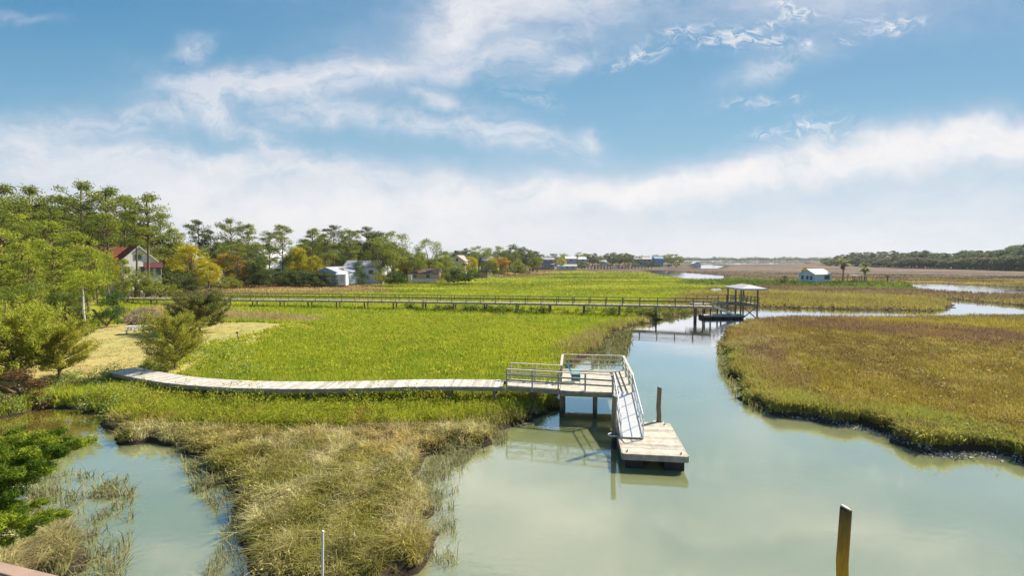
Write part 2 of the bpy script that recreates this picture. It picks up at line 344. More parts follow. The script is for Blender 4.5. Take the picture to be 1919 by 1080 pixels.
def zone_of(x, y):
    r = np.hypot(x, y); a = .042*r
    jx = x+(fbm(x*5/(r+20)+3, y*5/(r+20), 21, 4)-.5)*a*2.4+rng.normal(0, 1, x.shape)*a*.28; jy = y+(fbm(x*5/(r+20), y*5/(r+20)+7, 31, 4)-.5)*a*4+rng.normal(0, 1, x.shape)*a*.5
    z = np.zeros(x.shape, int)
    for i, q in enumerate(ZONES):
        if q[1] is None: continue
        if q[0] in ('isle', 'near_left'): z[inside(x, y, q[1]) | (False if q[0] != 'isle' else (inside(x+1.5, y, q[1])))] = i
        else: z[inside(jx, jy, q[1])] = i
    return z
PAL = np.array([[q[2], q[3], q[4]] for q in ZONES])*np.array([1.34, 1.30, 1.3]); ZH = np.array([q[5] for q in ZONES])
def zcolor(x, y, z, spread=1.0):
    n1 = fbm(x*.18+5, y*.12, 41, 4); n2 = fbm(x*.9, y*.6, 51, 3)
    t = np.clip((n1-.5)*3.0+.5+rng.normal(0, .30, x.shape)*spread, 0, 1)[:, None]; u = np.clip((n2-.55)*4+rng.normal(0, .35, x.shape)*spread, 0, 1)[:, None]
    p = PAL[z]; c = p[:, 0]*(1-t)+p[:, 1]*t; c = c*(1-u)+p[:, 2]*u
    far = np.clip((np.hypot(x, y)-70)/120, 0, 1); st_ = fbm(x*.035+9, y*.11, 151, 5); c = c*(1+far*(st_-.5)*1.5)[:, None]
    c = c*(1-(.22*far*(z == 0))[:, None]*np.array([1, .9, .6])); dk = (np.clip((fbm(x*.02, y*.07+4, 161, 4)-.56)*9, 0, 1)*far)[:, None]; c = c*(1-dk*np.array([.28, .34, .1]))      # olive streaks
    return c*(1+rng.normal(0, .12, x.shape)*spread)[:, None]

# ------------------------------------------------------------------ the ground: one sheet to the horizon
az = np.concatenate([np.arange(-180, -66, 6), np.arange(-66, 66, .26), np.arange(66, 180, 6)]); rr = 4.0*1.0125**np.arange(0, 590)
TH, RR = np.meshgrid(np.radians(az), rr, indexing='ij'); gx, gy = (RR*np.sin(TH)).ravel(), (RR*np.cos(TH)).ravel()
gd = land_d(gx, gy); gz = height(gx, gy, gd); zz = zone_of(gx, gy); gr = np.hypot(gx, gy)
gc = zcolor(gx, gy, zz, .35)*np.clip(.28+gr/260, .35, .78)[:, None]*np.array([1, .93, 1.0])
mud = np.array([.05, .038, .026]); soil = np.clip(1.5-gd/np.maximum(.8, gr*.010), 0, 1)[:, None]; gc = gc*(1-soil)+mud*soil
lw = np.clip(sdist(gx, gy, [LAWN])/1.2+.5, 0, 1)[:, None]; ln_ = fbm(gx*.25, gy*.25, 61, 4)[:, None]
lc = np.array(LAWNC[0])*(1-ln_)+np.array(LAWNC[2])*ln_; lc = lc*(.9+.25*fbm(gx*1.1, gy*1.1, 71, 3)[:, None]); gc = gc*(1-lw)+lc*lw
na, nr = len(az), len(rr); idx = np.arange(na*nr).reshape(na, nr); nxt = np.roll(idx, -1, 0)
q = np.stack([idx[:, :-1], idx[:, 1:], nxt[:, 1:], nxt[:, :-1]], -1).reshape(-1, 4)
# the small disc under the camera closes the sheet
gv = np.column_stack([gx, gy, gz]); gv = np.vstack([gv, [[0, 0, -1.2]]]); gc = np.vstack([gc, mud]); tri = np.stack([np.full(na, na*nr), idx[:, 0], nxt[:, 0]], -1)
M_GROUND = material('ground', rough=.95, spec=.05, nscale=1.4, namt=.22, bump=.6)
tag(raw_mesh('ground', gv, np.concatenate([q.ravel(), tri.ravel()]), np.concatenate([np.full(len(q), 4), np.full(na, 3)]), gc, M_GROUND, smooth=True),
    'marsh mud and dry lawn ground reaching to the horizon', 'ground', kind='structure')

# water: murky green, nearly still
wm = bpy.data.materials.new('tidal_water'); wm.use_nodes = True; t = wm.node_tree; ns, ls = t.nodes, t.links; b = ns['Principled BSDF']
b.inputs['Roughness'].default_value = .045; b.inputs['IOR'].default_value = 1.85; b.inputs['Subsurface Weight'].default_value = .9; b.inputs['Subsurface Radius'].default_value = (.6, 1.0, .6); b.inputs['Subsurface Scale'].default_value = .7
tcn = ns.new('ShaderNodeTexCoord')
a1 = ns.new('ShaderNodeTexNoise'); a1.inputs['Scale'].default_value = .09; a1.inputs['Detail'].default_value = 3; ls.new(tcn.outputs['Object'], a1.inputs['Vector'])
cr = ns.new('ShaderNodeValToRGB'); cr.color_ramp.elements[0].color = (.205, .235, .095, 1); cr.color_ramp.elements[0].position = .35; cr.color_ramp.elements[1].color = (.30, .31, .15, 1); cr.color_ramp.elements[1].position = .65
ls.new(a1.outputs[0], cr.inputs[0]); pm = ns.new('ShaderNodeMapping'); pm.vector_type = 'TEXTURE'; px0, py0 = G(60, 792); pm.inputs['Location'].default_value = (px0, py0, 0); pm.inputs['Scale'].default_value = (7.5, 2.6, 1); ls.new(tcn.outputs['Object'], pm.inputs[0])
pl = ns.new('ShaderNodeVectorMath'); pl.operation = 'LENGTH'; ls.new(pm.outputs[0], pl.inputs[0]); pr_ = ns.new('ShaderNodeMapRange'); pr_.inputs[1].default_value = .75; pr_.inputs[2].default_value = 1.25; pr_.inputs[3].default_value = 1; pr_.inputs[4].default_value = 0; ls.new(pl.outputs['Value'], pr_.inputs[0])
pmx = ns.new('ShaderNodeMix'); pmx.data_type = 'RGBA'; ls.new(pr_.outputs[0], pmx.inputs[0]); ls.new(cr.outputs[0], pmx.inputs[6]); pmx.inputs[7].default_value = (.16, .12, .02, 1); ls.new(pmx.outputs[2], b.inputs['Base Color']); b.inputs['Specular IOR Level'].default_value = 0
gl = ns.new('ShaderNodeBsdfGlossy'); gl.inputs['Roughness'].default_value = .03; gl.inputs['Color'].default_value = (.97, .98, 1, 1); fr = ns.new('ShaderNodeFresnel'); fr.inputs['IOR'].default_value = 1.33
fm = ns.new('ShaderNodeMath'); fm.operation = 'MULTIPLY_ADD'; fm.use_clamp = True; fm.inputs[1].default_value = 1.75; fm.inputs[2].default_value = .27; ls.new(fr.outputs[0], fm.inputs[0])
wmx = ns.new('ShaderNodeMixShader'); ls.new(fm.outputs[0], wmx.inputs[0]); ls.new(b.outputs[0], wmx.inputs[1]); ls.new(gl.outputs[0], wmx.inputs[2]); ls.new(wmx.outputs[0], ns['Material Output'].inputs[0])
mp = ns.new('ShaderNodeMapping'); mp.inputs['Scale'].default_value = (1, 1.7, 1); mp.inputs['Rotation'].default_value = (0, 0, .4); ls.new(tcn.outputs['Object'], mp.inputs[0])
a2 = ns.new('ShaderNodeTexNoise'); a2.inputs['Scale'].default_value = 2.2; a2.inputs['Detail'].default_value = 4; a2.inputs['Roughness'].default_value = .5; ls.new(mp.outputs[0], a2.inputs['Vector'])
a3 = ns.new('ShaderNodeTexNoise'); a3.inputs['Scale'].default_value = .12; a3.inputs['Detail'].default_value = 2; ls.new(tcn.outputs['Object'], a3.inputs['Vector'])
mr = ns.new('ShaderNodeMapRange'); mr.inputs[1].default_value = .42; mr.inputs[2].default_value = .62; mr.inputs[3].default_value = .004; mr.inputs[4].default_value = .034; ls.new(a3.outputs[0], mr.inputs[0])
bp = ns.new('ShaderNodeBump'); bp.inputs['Distance'].default_value = .25; ls.new(mr.outputs[0], bp.inputs['Strength']); ls.new(a2.outputs[0], bp.inputs['Height']); ls.new(bp.outputs[0], b.inputs['Normal']); ls.new(bp.outputs[0], gl.inputs['Normal']); ls.new(bp.outputs[0], fr.inputs['Normal'])
wb = MB(); wb.add([(-7000, -300, 0), (7000, -300, 0), (7000, 7000, 0), (-7000, 7000, 0)], [(0, 1, 2, 3)], (1, 1, 1))
tag(wb.build('water', wm), 'still grey green tidal creek water', 'water', kind='structure')

# ------------------------------------------------------------------ grasses
def blades(x, y, z, h, wd, cols, name, label, lean=.35, bend=False, cat='grass'):
    n = len(x)
    if n == 0: return
    th = rng.uniform(0, 2*np.pi, n); dx, dy = np.cos(th), np.sin(th)
    la = rng.uniform(0, 2*np.pi, n); lm = np.abs(rng.normal(0, lean, n))*h; lx, ly = np.cos(la)*lm, np.sin(la)*lm
    if not bend:
        v = np.empty((n, 3, 3)); v[:, 0] = np.column_stack([x-dx*wd, y-dy*wd, z-.05]); v[:, 1] = np.column_stack([x+dx*wd, y+dy*wd, z-.05]); v[:, 2] = np.column_stack([x+lx, y+ly, z+h])
        k = 3; f = np.arange(n*3); s = np.full(n, 3)
    else:                                  # two bent segments: base, middle, drooping tip
        v = np.empty((n, 5, 3)); v[:, 0] = np.column_stack([x-dx*wd, y-dy*wd, z-.05]); v[:, 1] = np.column_stack([x+dx*wd, y+dy*wd, z-.05])
        v[:, 2] = np.column_stack([x+dx*wd*.8+lx*.4, y+dy*wd*.8+ly*.4, z+h*.62]); v[:, 3] = np.column_stack([x-dx*wd*.8+lx*.4, y-dy*wd*.8+ly*.4, z+h*.62])
        dr = rng.uniform(.55, 1.0, n); v[:, 4] = np.column_stack([x+lx*1.5, y+ly*1.5, z+h*dr]); k = 5
        b0 = np.arange(n)[:, None]*5; f = np.column_stack([b0+0, b0+1, b0+2, b0+3, b0+3, b0+2, b0+4]).ravel(); s = np.tile([4, 3], n)
    c = np.repeat(cols, k, axis=0)
    return tag(raw_mesh(name, v.reshape(-1, 3), f, s, np.clip(c, .01, .85), M_GRASS), label, cat, kind='stuff')
def screen_samples(n, y0, y1, x0=-260, x1=2180):
    px = rng.uniform(x0, x1, n); py = rng.uniform(y0, y1, n); u = (540-py)/F; dz = -math.sin(PITCH)+u*math.cos(PITCH); dy = math.cos(PITCH)+u*math.sin(PITCH); t = (.4-HC)/dz
    return (px-959.5)/F*t, dy*t
names = [q[0] for q in ZONES]; ZI = {q: i for i, q in enumerate(names)}
def grass_pass(n, y0, y1, wf, hf=1.0, x0=-260, x1=2180):
    x, y = screen_samples(n, y0, y1, x0, x1); d = land_d(x, y); r = np.hypot(x, y)
    lawn = sdist(x, y, [LAWN]); up = sdist(x, y, [UPL])
    keep = (r < 330) & (d > np.where(x > 4, .28, .10)+.003*r) & (lawn < .3) & ~((up > 3) & (lawn > -60) & (x < -20) & (y > 60))
    x, y, d, r = x[keep], y[keep], d[keep], r[keep]; z = zone_of(x, y); h = ZH[z]*rng.uniform(.55, 1.15, len(x))*hf*(.75+.6*fbm(x*.5, y*.5, 81, 3))
    h *= np.clip(.45+d/(.8+.01*r), .45, 1)
    return x, y, height(x, y, d), h, wf*r*rng.uniform(.6, 1.3, len(x)), zcolor(x, y, z, np.clip(60/r, .25, 1)), z
P1 = grass_pass(480000, 500, 640, .0010); P2 = grass_pass(560000, 600, 800, .0012)
gx_ = [np.concatenate([a, b_]) for a, b_ in zip(P1, P2)]
isl = np.isin(gx_[6], [ZI[k] for k in ('isle', 'isle_yellow', 'isle_purple', 'isle_rim', 'isle_green')]); far = np.isin(gx_[6], [ZI[k] for k in ('far_brown', 'strip_brown', 'tongue', 'hut_green')])
spit = np.isin(gx_[6], [ZI['spit'], ZI['near_left']])
for mk, nm, lb in ((isl, 'marsh_grass', 'olive and rust brown cordgrass covering the marsh right of the creek'), (far, 'marsh_grass', 'brown and olive marsh grass around the white hut and far creeks'),
                   (~isl & ~far & ~spit, 'marsh_grass', 'bright green marsh meadow between the two boardwalks and beyond')):
    blades(*[q[mk] for q in gx_[:6]], nm, lb)
# nearer blades of the right marsh and of the straw coloured spit: longer, bent
x, y, z, h, wd, c, zn = grass_pass(260000, 640, 900, .0008, 1.0, 1330, 2300)
k = np.isin(zn, [ZI[q] for q in ('isle', 'isle_yellow', 'isle_purple', 'isle_rim', 'isle_green')])
blades(x[k], y[k], z[k], h[k]*1.05, wd[k], c[k], 'marsh_grass', 'taller olive cordgrass along the near edge of the right marsh', .45, True)
x, y, z, h, wd, c, zn = grass_pass(520000, 740, 1250, .00068, 1.0, -200, 1100); k = (zn == ZI['spit']) | (zn == ZI['near_left'])
clump = fbm(x*1.6, y*1.6, 91, 3); k &= (clump+rng.normal(0, .08, len(x)) > .42)
nl = zn == ZI['near_left']
cc = c*(.22+1.55*fbm(x*2.6, y*2.6, 95, 3))[:, None]
kk = k & ~nl; blades(x[kk], y[kk], z[kk], h[kk]*(.5+1.1*clump[kk]), wd[kk], cc[kk], 'reed_grass', 'straw and green reed clumps on the spit in front of the curved boardwalk', .75, True)
kk = k & nl; blades(x[kk], y[kk], z[kk], h[kk]*(.6+.8*clump[kk]), wd[kk], cc[kk], 'reed_grass', 'dry reeds at the lower left under the bright green pine', .7, True)
# short dry turf and litter on the lawn
lx_, ly_ = screen_samples(90000, 596, 760, -300, 620); k = (sdist(lx_, ly_, [LAWN]) > -.6) & (land_d(lx_, ly_) > .4) & (fbm(lx_*.8, ly_*.8, 131, 4) > .50); lx_, ly_ = lx_[k], ly_[k]; r_ = np.hypot(lx_, ly_)
t_ = rng.uniform(0, 1, (len(lx_), 1)); m_ = (fbm(lx_*.3, ly_*.3, 141, 3)[:, None] > .52); c_ = np.where(m_, np.array([.42, .40, .12]), np.array([.54, .43, .18]))*(.75+.35*t_)
blades(lx_, ly_, height(lx_, ly_), rng.uniform(.02, .08, len(lx_)), .0011*r_, c_, 'lawn_grass', 'short dry straw coloured lawn turf around the picnic table', .9)
# thin reeds standing in the shallows
def shallows(poly, n, label, h0=.55, thr=.5, pal=((.42, .36, .2), (.33, .36, .14))):
    P = np.array(PX(poly, 0)); x = rng.uniform(P[:, 0].min(), P[:, 0].max(), n*4); y = rng.uniform(P[:, 1].min(), P[:, 1].max(), n*4)
    k = inside(x, y, [tuple(q) for q in P]) & (fbm(x*1.8, y*1.8, 101, 3)+rng.normal(0, .07, n*4) > thr) & (land_d(x, y) < .35); x, y = x[k][:n], y[k][:n]
    t = rng.uniform(0, 1, (len(x), 1)); c = np.array(pal[0])*t+np.array(pal[1])*(1-t)
    blades(x, y, np.full(len(x), -.05), rng.uniform(.4, 1.1, len(x))*h0, .0008*np.hypot(x, y)*rng.uniform(.6, 1.2, len(x)), c, 'reed_grass', label, .8, True)
shallows([(330, 838), (480, 850), (470, 1090), (370, 1090), (430, 980), (360, 920)], 5200, 'sparse reeds in shallow water along the left side of the spit', thr=.5)
shallows([(40, 880), (130, 890), (250, 900), (250, 1000), (230, 1090), (120, 1100), (60, 960)], 3600, 'thin dead reeds scattered in the water at lower left', thr=.52)
shallows([(1345, 640), (1360, 640), (1395, 715), (1440, 765), (1420, 780), (1375, 745), (1345, 690)], 2600, 'sparse reeds standing off the tip of the right marsh', .75, .42, ((.3, .33, .08), (.36, .3, .12)))
shallows([(1105, 668), (1150, 632), (1185, 618), (1180, 660), (1165, 680), (1110, 688)], 1500, 'dark reeds in the creek behind the dock platform', .8, .4, ((.22, .22, .06), (.3, .26, .1)))
shallows([(760, 905), (840, 840), (950, 812), (950, 830), (870, 870), (850, 960), (860, 1060), (800, 1060), (790, 960)], 2600, 'stray reeds along the right side of the spit', .5, .5)

# leafy ground cover: many small leaves on low mounds
def leaf_faces(p, s, cols, flat=.0, asp=.45):
    n = len(p); a = rng.normal(0, 1, (n, 3)); a /= np.linalg.norm(a, axis=1)[:, None]+1e-9; bvec = rng.normal(0, 1, (n, 3)); bvec[:, 2] *= (1-flat); bvec -= a*(a*bvec).sum(1)[:, None]; bvec /= np.linalg.norm(bvec, axis=1)[:, None]+1e-9
    s = np.asarray(s)[:, None] if np.ndim(s) else np.full((n, 1), s)
    v = np.stack([p+a*s, p+bvec*s*asp, p-a*s, p-bvec*s*asp], 1)
    return v.reshape(-1, 3), np.arange(4*n), np.full(n, 4), np.repeat(np.clip(cols, .008, .8), 4, axis=0)
def mounds(poly, dens, leaves, s, rad, h, pal, name, label, z0=.4, gate=0.0, cat='ground cover'):
    P = np.array(PX(poly, z0)); x0, x1, y0, y1 = P[:, 0].min(), P[:, 0].max(), P[:, 1].min(), P[:, 1].max(); n = int((x1-x0)*(y1-y0)*dens)
    x, y = rng.uniform(x0, x1, n), rng.uniform(y0, y1, n); k = inside(x, y, [tuple(q) for q in P]) & (land_d(x, y) > .15) & (fbm(x*.6, y*.6, 111, 3) > gate); x, y = x[k], y[k]; n = len(x)
    if n == 0: return
    z = height(x, y); R0 = rad*rng.uniform(.6, 1.35, n); H0 = h*rng.uniform(.6, 1.3, n)*(.55+.9*fbm(x*.45, y*.45, 121, 3)); tn = np.clip(rng.normal(.5, .3, n), 0, 1); cb = np.array(pal[0])[None]*(1-tn[:, None])+np.array(pal[1])[None]*tn[:, None]
    i = np.repeat(np.arange(n), leaves); q = rng.normal(0, 1, (len(i), 3)); q /= np.linalg.norm(q, axis=1)[:, None]; q[:, 2] = np.abs(q[:, 2]); q *= rng.uniform(.45, 1.05, len(i))[:, None]
    p = np.column_stack([x[i]+q[:, 0]*R0[i], y[i]+q[:, 1]*R0[i], z[i]+q[:, 2]*H0[i]]); c = cb[i]*(1+rng.normal(0, .16, len(i)))[:, None]; m3 = rng.uniform(0, 1, len(i)) < .12; c[m3] = np.array(pal[2])
    v, f, sz, cl = leaf_faces(p, s*rng.uniform(.6, 1.3, len(i)), c)
    return tag(raw_mesh(name, v, f, sz, cl, M_LEAF), label, cat, kind='stuff')
BELT = ((.38, .44, .03), (.48, .48, .05), (.24, .17, .05))
mounds([(170, 752), (280, 735), (420, 742), (640, 742), (950, 728), (1018, 738), (1015, 768), (930, 784), (760, 800), (520, 806), (330, 796), (210, 780)], 4.6, 130, .055, .42, 1.0, BELT, 'marsh_shrubs', 'yellow green leafy belt in front of the curved boardwalk')
mounds([(200, 800), (330, 790), (760, 800), (930, 784), (1030, 760), (1010, 790), (880, 845), (800, 880), (800, 1000), (800, 1090), (480, 1110), (440, 960), (370, 860), (220, 830)], 5.5, 70, .045, .34, .42, ((.32, .32, .05), (.54, .42, .14), (.66, .60, .30)), 'marsh_shrubs', 'small olive and straw leaved plants among the reeds of the spit', gate=.3)
mounds([(60, 740), (130, 712), (210, 706), (262, 722), (290, 742), (280, 765), (200, 780), (90, 772), (0, 780), (-80, 770)], 3.4, 120, .06, .45, .72, ((.32, .44, .06), (.42, .46, .18), (.18, .12, .05)), 'marsh_shrubs', 'grey green sprawling leaves on the bank above the small pond', gate=.2)
mounds([(290, 698), (390, 660), (470, 640), (600, 600), (760, 590), (1000, 600), (1120, 640), (1050, 680), (940, 706), (700, 708), (400, 708)], 1.7, 44, .10, .6, .46, ((.46, .50, .03), (.56, .56, .05), (.31, .29, .05)), 'marsh_shrubs', 'green leafy meadow plants behind the curved boardwalk', gate=.3)
mounds([(260, 700), (380, 655), (440, 650), (520, 700), (400, 712), (300, 706)], 2.4, 70, .08, .5, .6, ((.38, .48, .06), (.50, .54, .10), (.42, .34, .14)), 'marsh_shrubs', 'light green weeds beside the lawn and small cedar', gate=.1)
mounds([(740, 574), (900, 578), (1090, 582), (1290, 578), (1290, 590), (1180, 598), (1080, 592), (880, 588), (760, 583)], .55, 60, .16, .9, .8, ((.15, .21, .03), (.22, .25, .04), (.10, .10, .03)), 'marsh_shrubs', 'dark green bushes under the long railed boardwalk', gate=.42)
mounds([(1345, 660), (1372, 650), (1400, 700), (1430, 740), (1470, 780), (1430, 772), (1388, 730), (1356, 690)], 2.2, 60, .08, .45, .55, ((.36, .48, .06), (.48, .52, .16), (.3, .25, .08)), 'marsh_shrubs', 'pale green tufts at the left tip of the right marsh', gate=.35)
mounds([(1400, 640), (1919, 660), (2000, 880), (1760, 856), (1560, 790), (1430, 760)], 1.7, 46, .075, .42, .8, ((.44, .38, .05), (.32, .19, .06), (.62, .52, .26)), 'marsh_shrubs', 'rusty and yellow leaf clumps scattered over the right marsh', gate=.4)
mounds([(1330, 534), (1400, 527), (1500, 526), (1600, 527), (1700, 531), (1700, 540), (1500, 536)], .12, 60, .3, 1.5, .7, ((.14, .20, .03), (.20, .25, .04), (.10, .12, .03)), 'marsh_shrubs', 'low green hedge along the islet of the white hut', gate=.2)
mounds([(240, 608), (262, 580), (285, 582), (300, 600), (290, 609)], 2.0, 160, .12, .8, .9, ((.36, .28, .18), (.42, .33, .22), (.30, .24, .12)), 'dry_brush', 'pinkish dry brush behind the picnic table', z0=1.0)
mounds([(-60, 770), (60, 735), (150, 722), (140, 752), (60, 772)], 2.4, 80, .07, .5, .45, ((.20, .11, .05), (.30, .20, .09), (.14, .08, .04)), 'dry_brush', 'reddish brown brush under the juniper above the pond', gate=.2)
mounds([(370, 660), (290, 700), (255, 700), (290, 675)], 3, 80, .07, .5, .5, ((.22, .24, .05), (.30, .26, .08), (.14, .12, .04)), 'dry_brush', 'brown green brush at the foot of the lawn cedar', z0=1.0)

# oyster shells on the mud banks
def shells(poly, n, label):
    P = PX(poly, 0); seg = [(P[i], P[i+1]) for i in range(len(P)-1)]; pts = []
    for _ in range(n):
        (a, b_), (c, d) = random.choice(seg); t = random.random(); pts.append((a+(c-a)*t+random.gauss(0, .25), b_+(d-b_)*t+random.gauss(0, .25)))
    p = np.array([(x, y, max(.02, hz(x, y))+.03) for x, y in pts]); c = np.array([.5, .46, .40])*rng.uniform(.4, 1.2, (n, 1)); v, f, sz, cl = leaf_faces(p, rng.uniform(.03, .10, n), c)
    tag(raw_mesh('oyster_shells', v, f, sz, cl, M_SHELL), label, 'shells', kind='stuff')
shells([(1440, 772), (1500, 782), (1560, 792), (1620, 806), (1680, 827), (1740, 850), (1790, 858), (1850, 854), (1919, 866)], 900, 'pale oyster shells on the mud bank of the right marsh')
shells([(1128, 655), (1140, 636), (1180, 614)], 120, 'white oyster shells on the bank beyond the platform')
shells([(1262, 594), (1300, 588), (1390, 578), (1560, 580), (1700, 583)], 260, 'bright shells lining the narrow far creek')
#PART2
# ------------------------------------------------------------------ docks
WD = (.60, .50, .38); WDK = (.34, .29, .23); WRAIL = (.50, .45, .36); PILEC = (.24, .20, .13)
A0 = R(7.3); E1 = Vector((math.cos(A0), -math.sin(A0), 0)); E2 = Vector((math.sin(A0), math.cos(A0), 0)); O0 = Vector((5.396, 25.945, 0))
def dk(a, b_, z): return O0+E1*a+E2*b_+Vector((0, 0, z))
def plank_strip(path, wd, step, th, col, gap=.012):
    """planks laid across a path of 3D points"""
    mb = MB(); pts = [Vector(p) for p in path]; L = [0]
    for i in range(1, len(pts)): L.append(L[-1]+(pts[i]-pts[i-1]).length)
    def at(s):
        s = min(max(s, 0), L[-1]-1e-6)
        for i in range(1, len(L)):
            if s <= L[i]: return pts[i-1].lerp(pts[i], (s-L[i-1])/(L[i]-L[i-1]))
    n = int(L[-1]/step)
    def side(s):
        d = (at(s+.4)-at(s-.4)); d.z = 0; d.normalize(); return Vector((d.y, -d.x, 0))
    for i in range(n):
        s0, s1 = i*step, (i+1)*step-gap; p, q = at(s0), at(s1); a, b_ = side(s0)*wd/2, side(s1)*wd/2
        e = random.uniform(-.015, .015); z = Vector((0, 0, th)); dz = Vector((0, 0, random.uniform(-.004, .004)))
        ex = side(s0)*e
        mb.hexa([p-a+ex-z, p+a+ex-z, q+b_+ex-z, q-b_+ex-z, p-a+ex+dz, p+a+ex+dz, q+b_+ex+dz, q-b_+ex+dz], jit(col, .27))
    return mb, at, side, L[-1]
def smooth_path(p, k=5):
    out = []; p = [Vector(q) for q in p]; p = [p[0]*2-p[1]]+p+[p[-1]*2-p[-2]]
    for i in range(1, len(p)-2):
        for j in range(k):
            t = j/k; out.append(.5*((2*p[i])+(-p[i-1]+p[i+1])*t+(2*p[i-1]-5*p[i]+4*p[i+1]-p[i+2])*t*t+(-p[i-1]+3*p[i]-3*p[i+1]+p[i+2])*t**3))
    return out+[p[-2]]
# curved low boardwalk
bwp = [(*G(226, 693, 1.12), 1.12), (*G(285, 704, 1.22), 1.22), (*G(345, 713, 1.3), 1.3), (*G(425, 719, 1.36), 1.36), (*G(520, 722, 1.42), 1.42), (*G(650, 721.5, 1.5), 1.5), (*G(800, 718, 1.58), 1.58), (-.35, 27.86, 1.6)]
bwp = smooth_path(bwp)
c0 = bwp[len(bwp)//2]
t = thing('boardwalk', 'low curved boardwalk of bleached planks without rails, leading to the creek platform', 'boardwalk', (c0.x, c0.y, 0))
mb, at, side, LN = plank_strip(bwp, 1.65, .16, .045, (.60, .54, .46)); mb.build('planks', M_WOOD, t)
for sgn in (-1, 1):
    mb = MB(); n = 44
    for i in range(n):
        s0, s1 = LN*i/n, LN*(i+1)/n; mb.beam(at(s0)+side(s0)*sgn*.76+Vector((0, 0, -.15)), at(s1)+side(s1)*sgn*.76+Vector((0, 0, -.15)), .05, .2, jit((.33, .30, .26), .1))
    mb.build('stringer', M_WOOD, t)
s = 1.2
while s < LN-.3:
    for sgn in (-1, 1):
        p = at(s)+side(s)*sgn*.66; zb = hz(p.x, p.y)-.3; MB().tube([(p.x, p.y, zb), (p.x, p.y, p.z-.26)], .085, jit(PILEC), 8).build('piling', M_PILE, t)
    s += 2.6

def rail_run(t, pts, h=.95, mids=(.34, .64), step=1.55, cap=(.14, .04), post=.09, skirt=.25, col=WRAIL, name=('rail_post', 'handrail', 'rail_board')):
    hr, md = MB(), MB()
    for i in range(len(pts)-1):
        a, b_ = Vector(pts[i]), Vector(pts[i+1]); n = max(1, round((b_-a).length/step))
        for k in range(n+1):
            if i and k == 0: continue
            p = a.lerp(b_, k/n); MB().box((p.x, p.y, p.z+h/2-skirt/2-.02), (post, post, h+skirt-.045), jit(col, .12), -A0).build(name[0], M_WOOD, t)
        up = Vector((0, 0, 1)); hr.beam(a+up*h, b_+up*h, cap[0], cap[1], jit(tuple(q*1.15 for q in col), .06))
        for z in mids: md.beam(a+up*z, b_+up*z, .038, .09, jit(col, .12))
    hr.build(name[1], M_WOOD, t); md.build(name[2], M_WOOD, t)
# the platform over the creek
pc = dk(-.85, 2.6, 0)
t = thing('dock_platform', 'T shaped wooden dock platform with rails over the creek, teal chair on it', 'dock', (pc.x, pc.y, 0))
ZD = 1.6; mb = MB()
def lrp(a, b_, f): return a+(b_-a)*f
n = 38                                     # wide part: planks run left to right
for i in range(n):
    y0, y1 = 5.35*i/n, 5.35*(i+1)/n-.012; xl = -2.8; mb.hexa([dk(xl, y0, ZD-.045), dk(1.08, y0, ZD-.045), dk(1.08, y1, ZD-.045), dk(xl, y1, ZD-.045), dk(xl, y0, ZD), dk(1.08, y0, ZD), dk(1.08, y1, ZD), dk(xl, y1, ZD)], jit((.60, .53, .43), .13))
n = 21                                     # narrow landing on the left, slightly skewed
for i in range(n):
    a0, a1 = lrp(-5.87, -2.812, i/n), lrp(-5.87, -2.812, (i+1)/n)-.012
    f0 = lambda a: .72*(a/-5.87)+.0; b0 = lambda a: lrp(1.95, 2.28, (a+2.75)/-3.1)
    mb.hexa([dk(a0, f0(a0), ZD-.045), dk(a1, f0(a1), ZD-.045), dk(a1, b0(a1), ZD-.045), dk(a0, b0(a0), ZD-.045), dk(a0, f0(a0), ZD), dk(a1, f0(a1), ZD), dk(a1, b0(a1), ZD), dk(a0, b0(a0), ZD)], jit((.60, .53, .43), .13))
mb.build('decking', M_WOOD, t)
mb = MB()
for a, b_ in (((-2.8, -.03), (1.08, -.03)), ((-5.87, .69), (-2.81, .31)), ((-2.83, 1.95), (-2.83, 5.35)), ((1.11, 0), (1.11, 5.35)), ((-2.8, 5.38), (1.08, 5.38)), ((-5.87, 2.3), (-2.86, 1.98))):
    mb.beam(dk(*a, ZD-.17), dk(*b_, ZD-.17), .05, .24, jit((.36, .31, .22), .1))
mb.build('fascia', M_WOOD, t)
mb = MB()
for yy in (.6, 2.6, 4.7):
    mb.beam(dk(-2.7, yy, ZD-.2), dk(1.0, yy, ZD-.2), .09, .28, (.2, .16, .11))
for xx in (-2.3, -.8, .6): mb.beam(dk(xx, .1, ZD-.12), dk(xx, 5.2, ZD-.12), .06, .14, (.2, .16, .11))
mb.beam(dk(-4.4, .6, ZD-.2), dk(-4.4, 2.0, ZD-.2), .09, .28, (.2, .16, .11)); mb.build('joist', M_WOOD, t)
for a, b_ in ((-2.72, .45), (-.9, .5), (-2.72, 2.6), (.85, 2.6), (-2.72, 4.9), (.85, 4.9), (-4.4, .95), (-4.4, 1.95)):
    MB().tube([dk(a, b_, -1), dk(a, b_, ZD-.34)], .13, jit(PILEC, .15), 12).build('piling', M_PILE, t, smooth=False)
mb = MB(); mb.beam(dk(-2.72, .45, .3), dk(-2.72, 2.6, 1.3), .05, .16, WDK).beam(dk(-2.72, 2.6, .3), dk(-2.72, .45, 1.25), .05, .16, WDK); mb.build('cross_brace', M_WOOD, t)
rail_run(t, [dk(-5.82, .66, ZD), dk(0, -.02, ZD)], step=1.5)
rail_run(t, [dk(-5.82, 2.28, ZD), dk(-2.80, 1.97, ZD)], step=1.6)
rail_run(t, [dk(-2.80, 1.97, ZD), dk(-2.80, 5.33, ZD), dk(1.06, 5.33, ZD), dk(1.06, .05, ZD)], step=1.8)

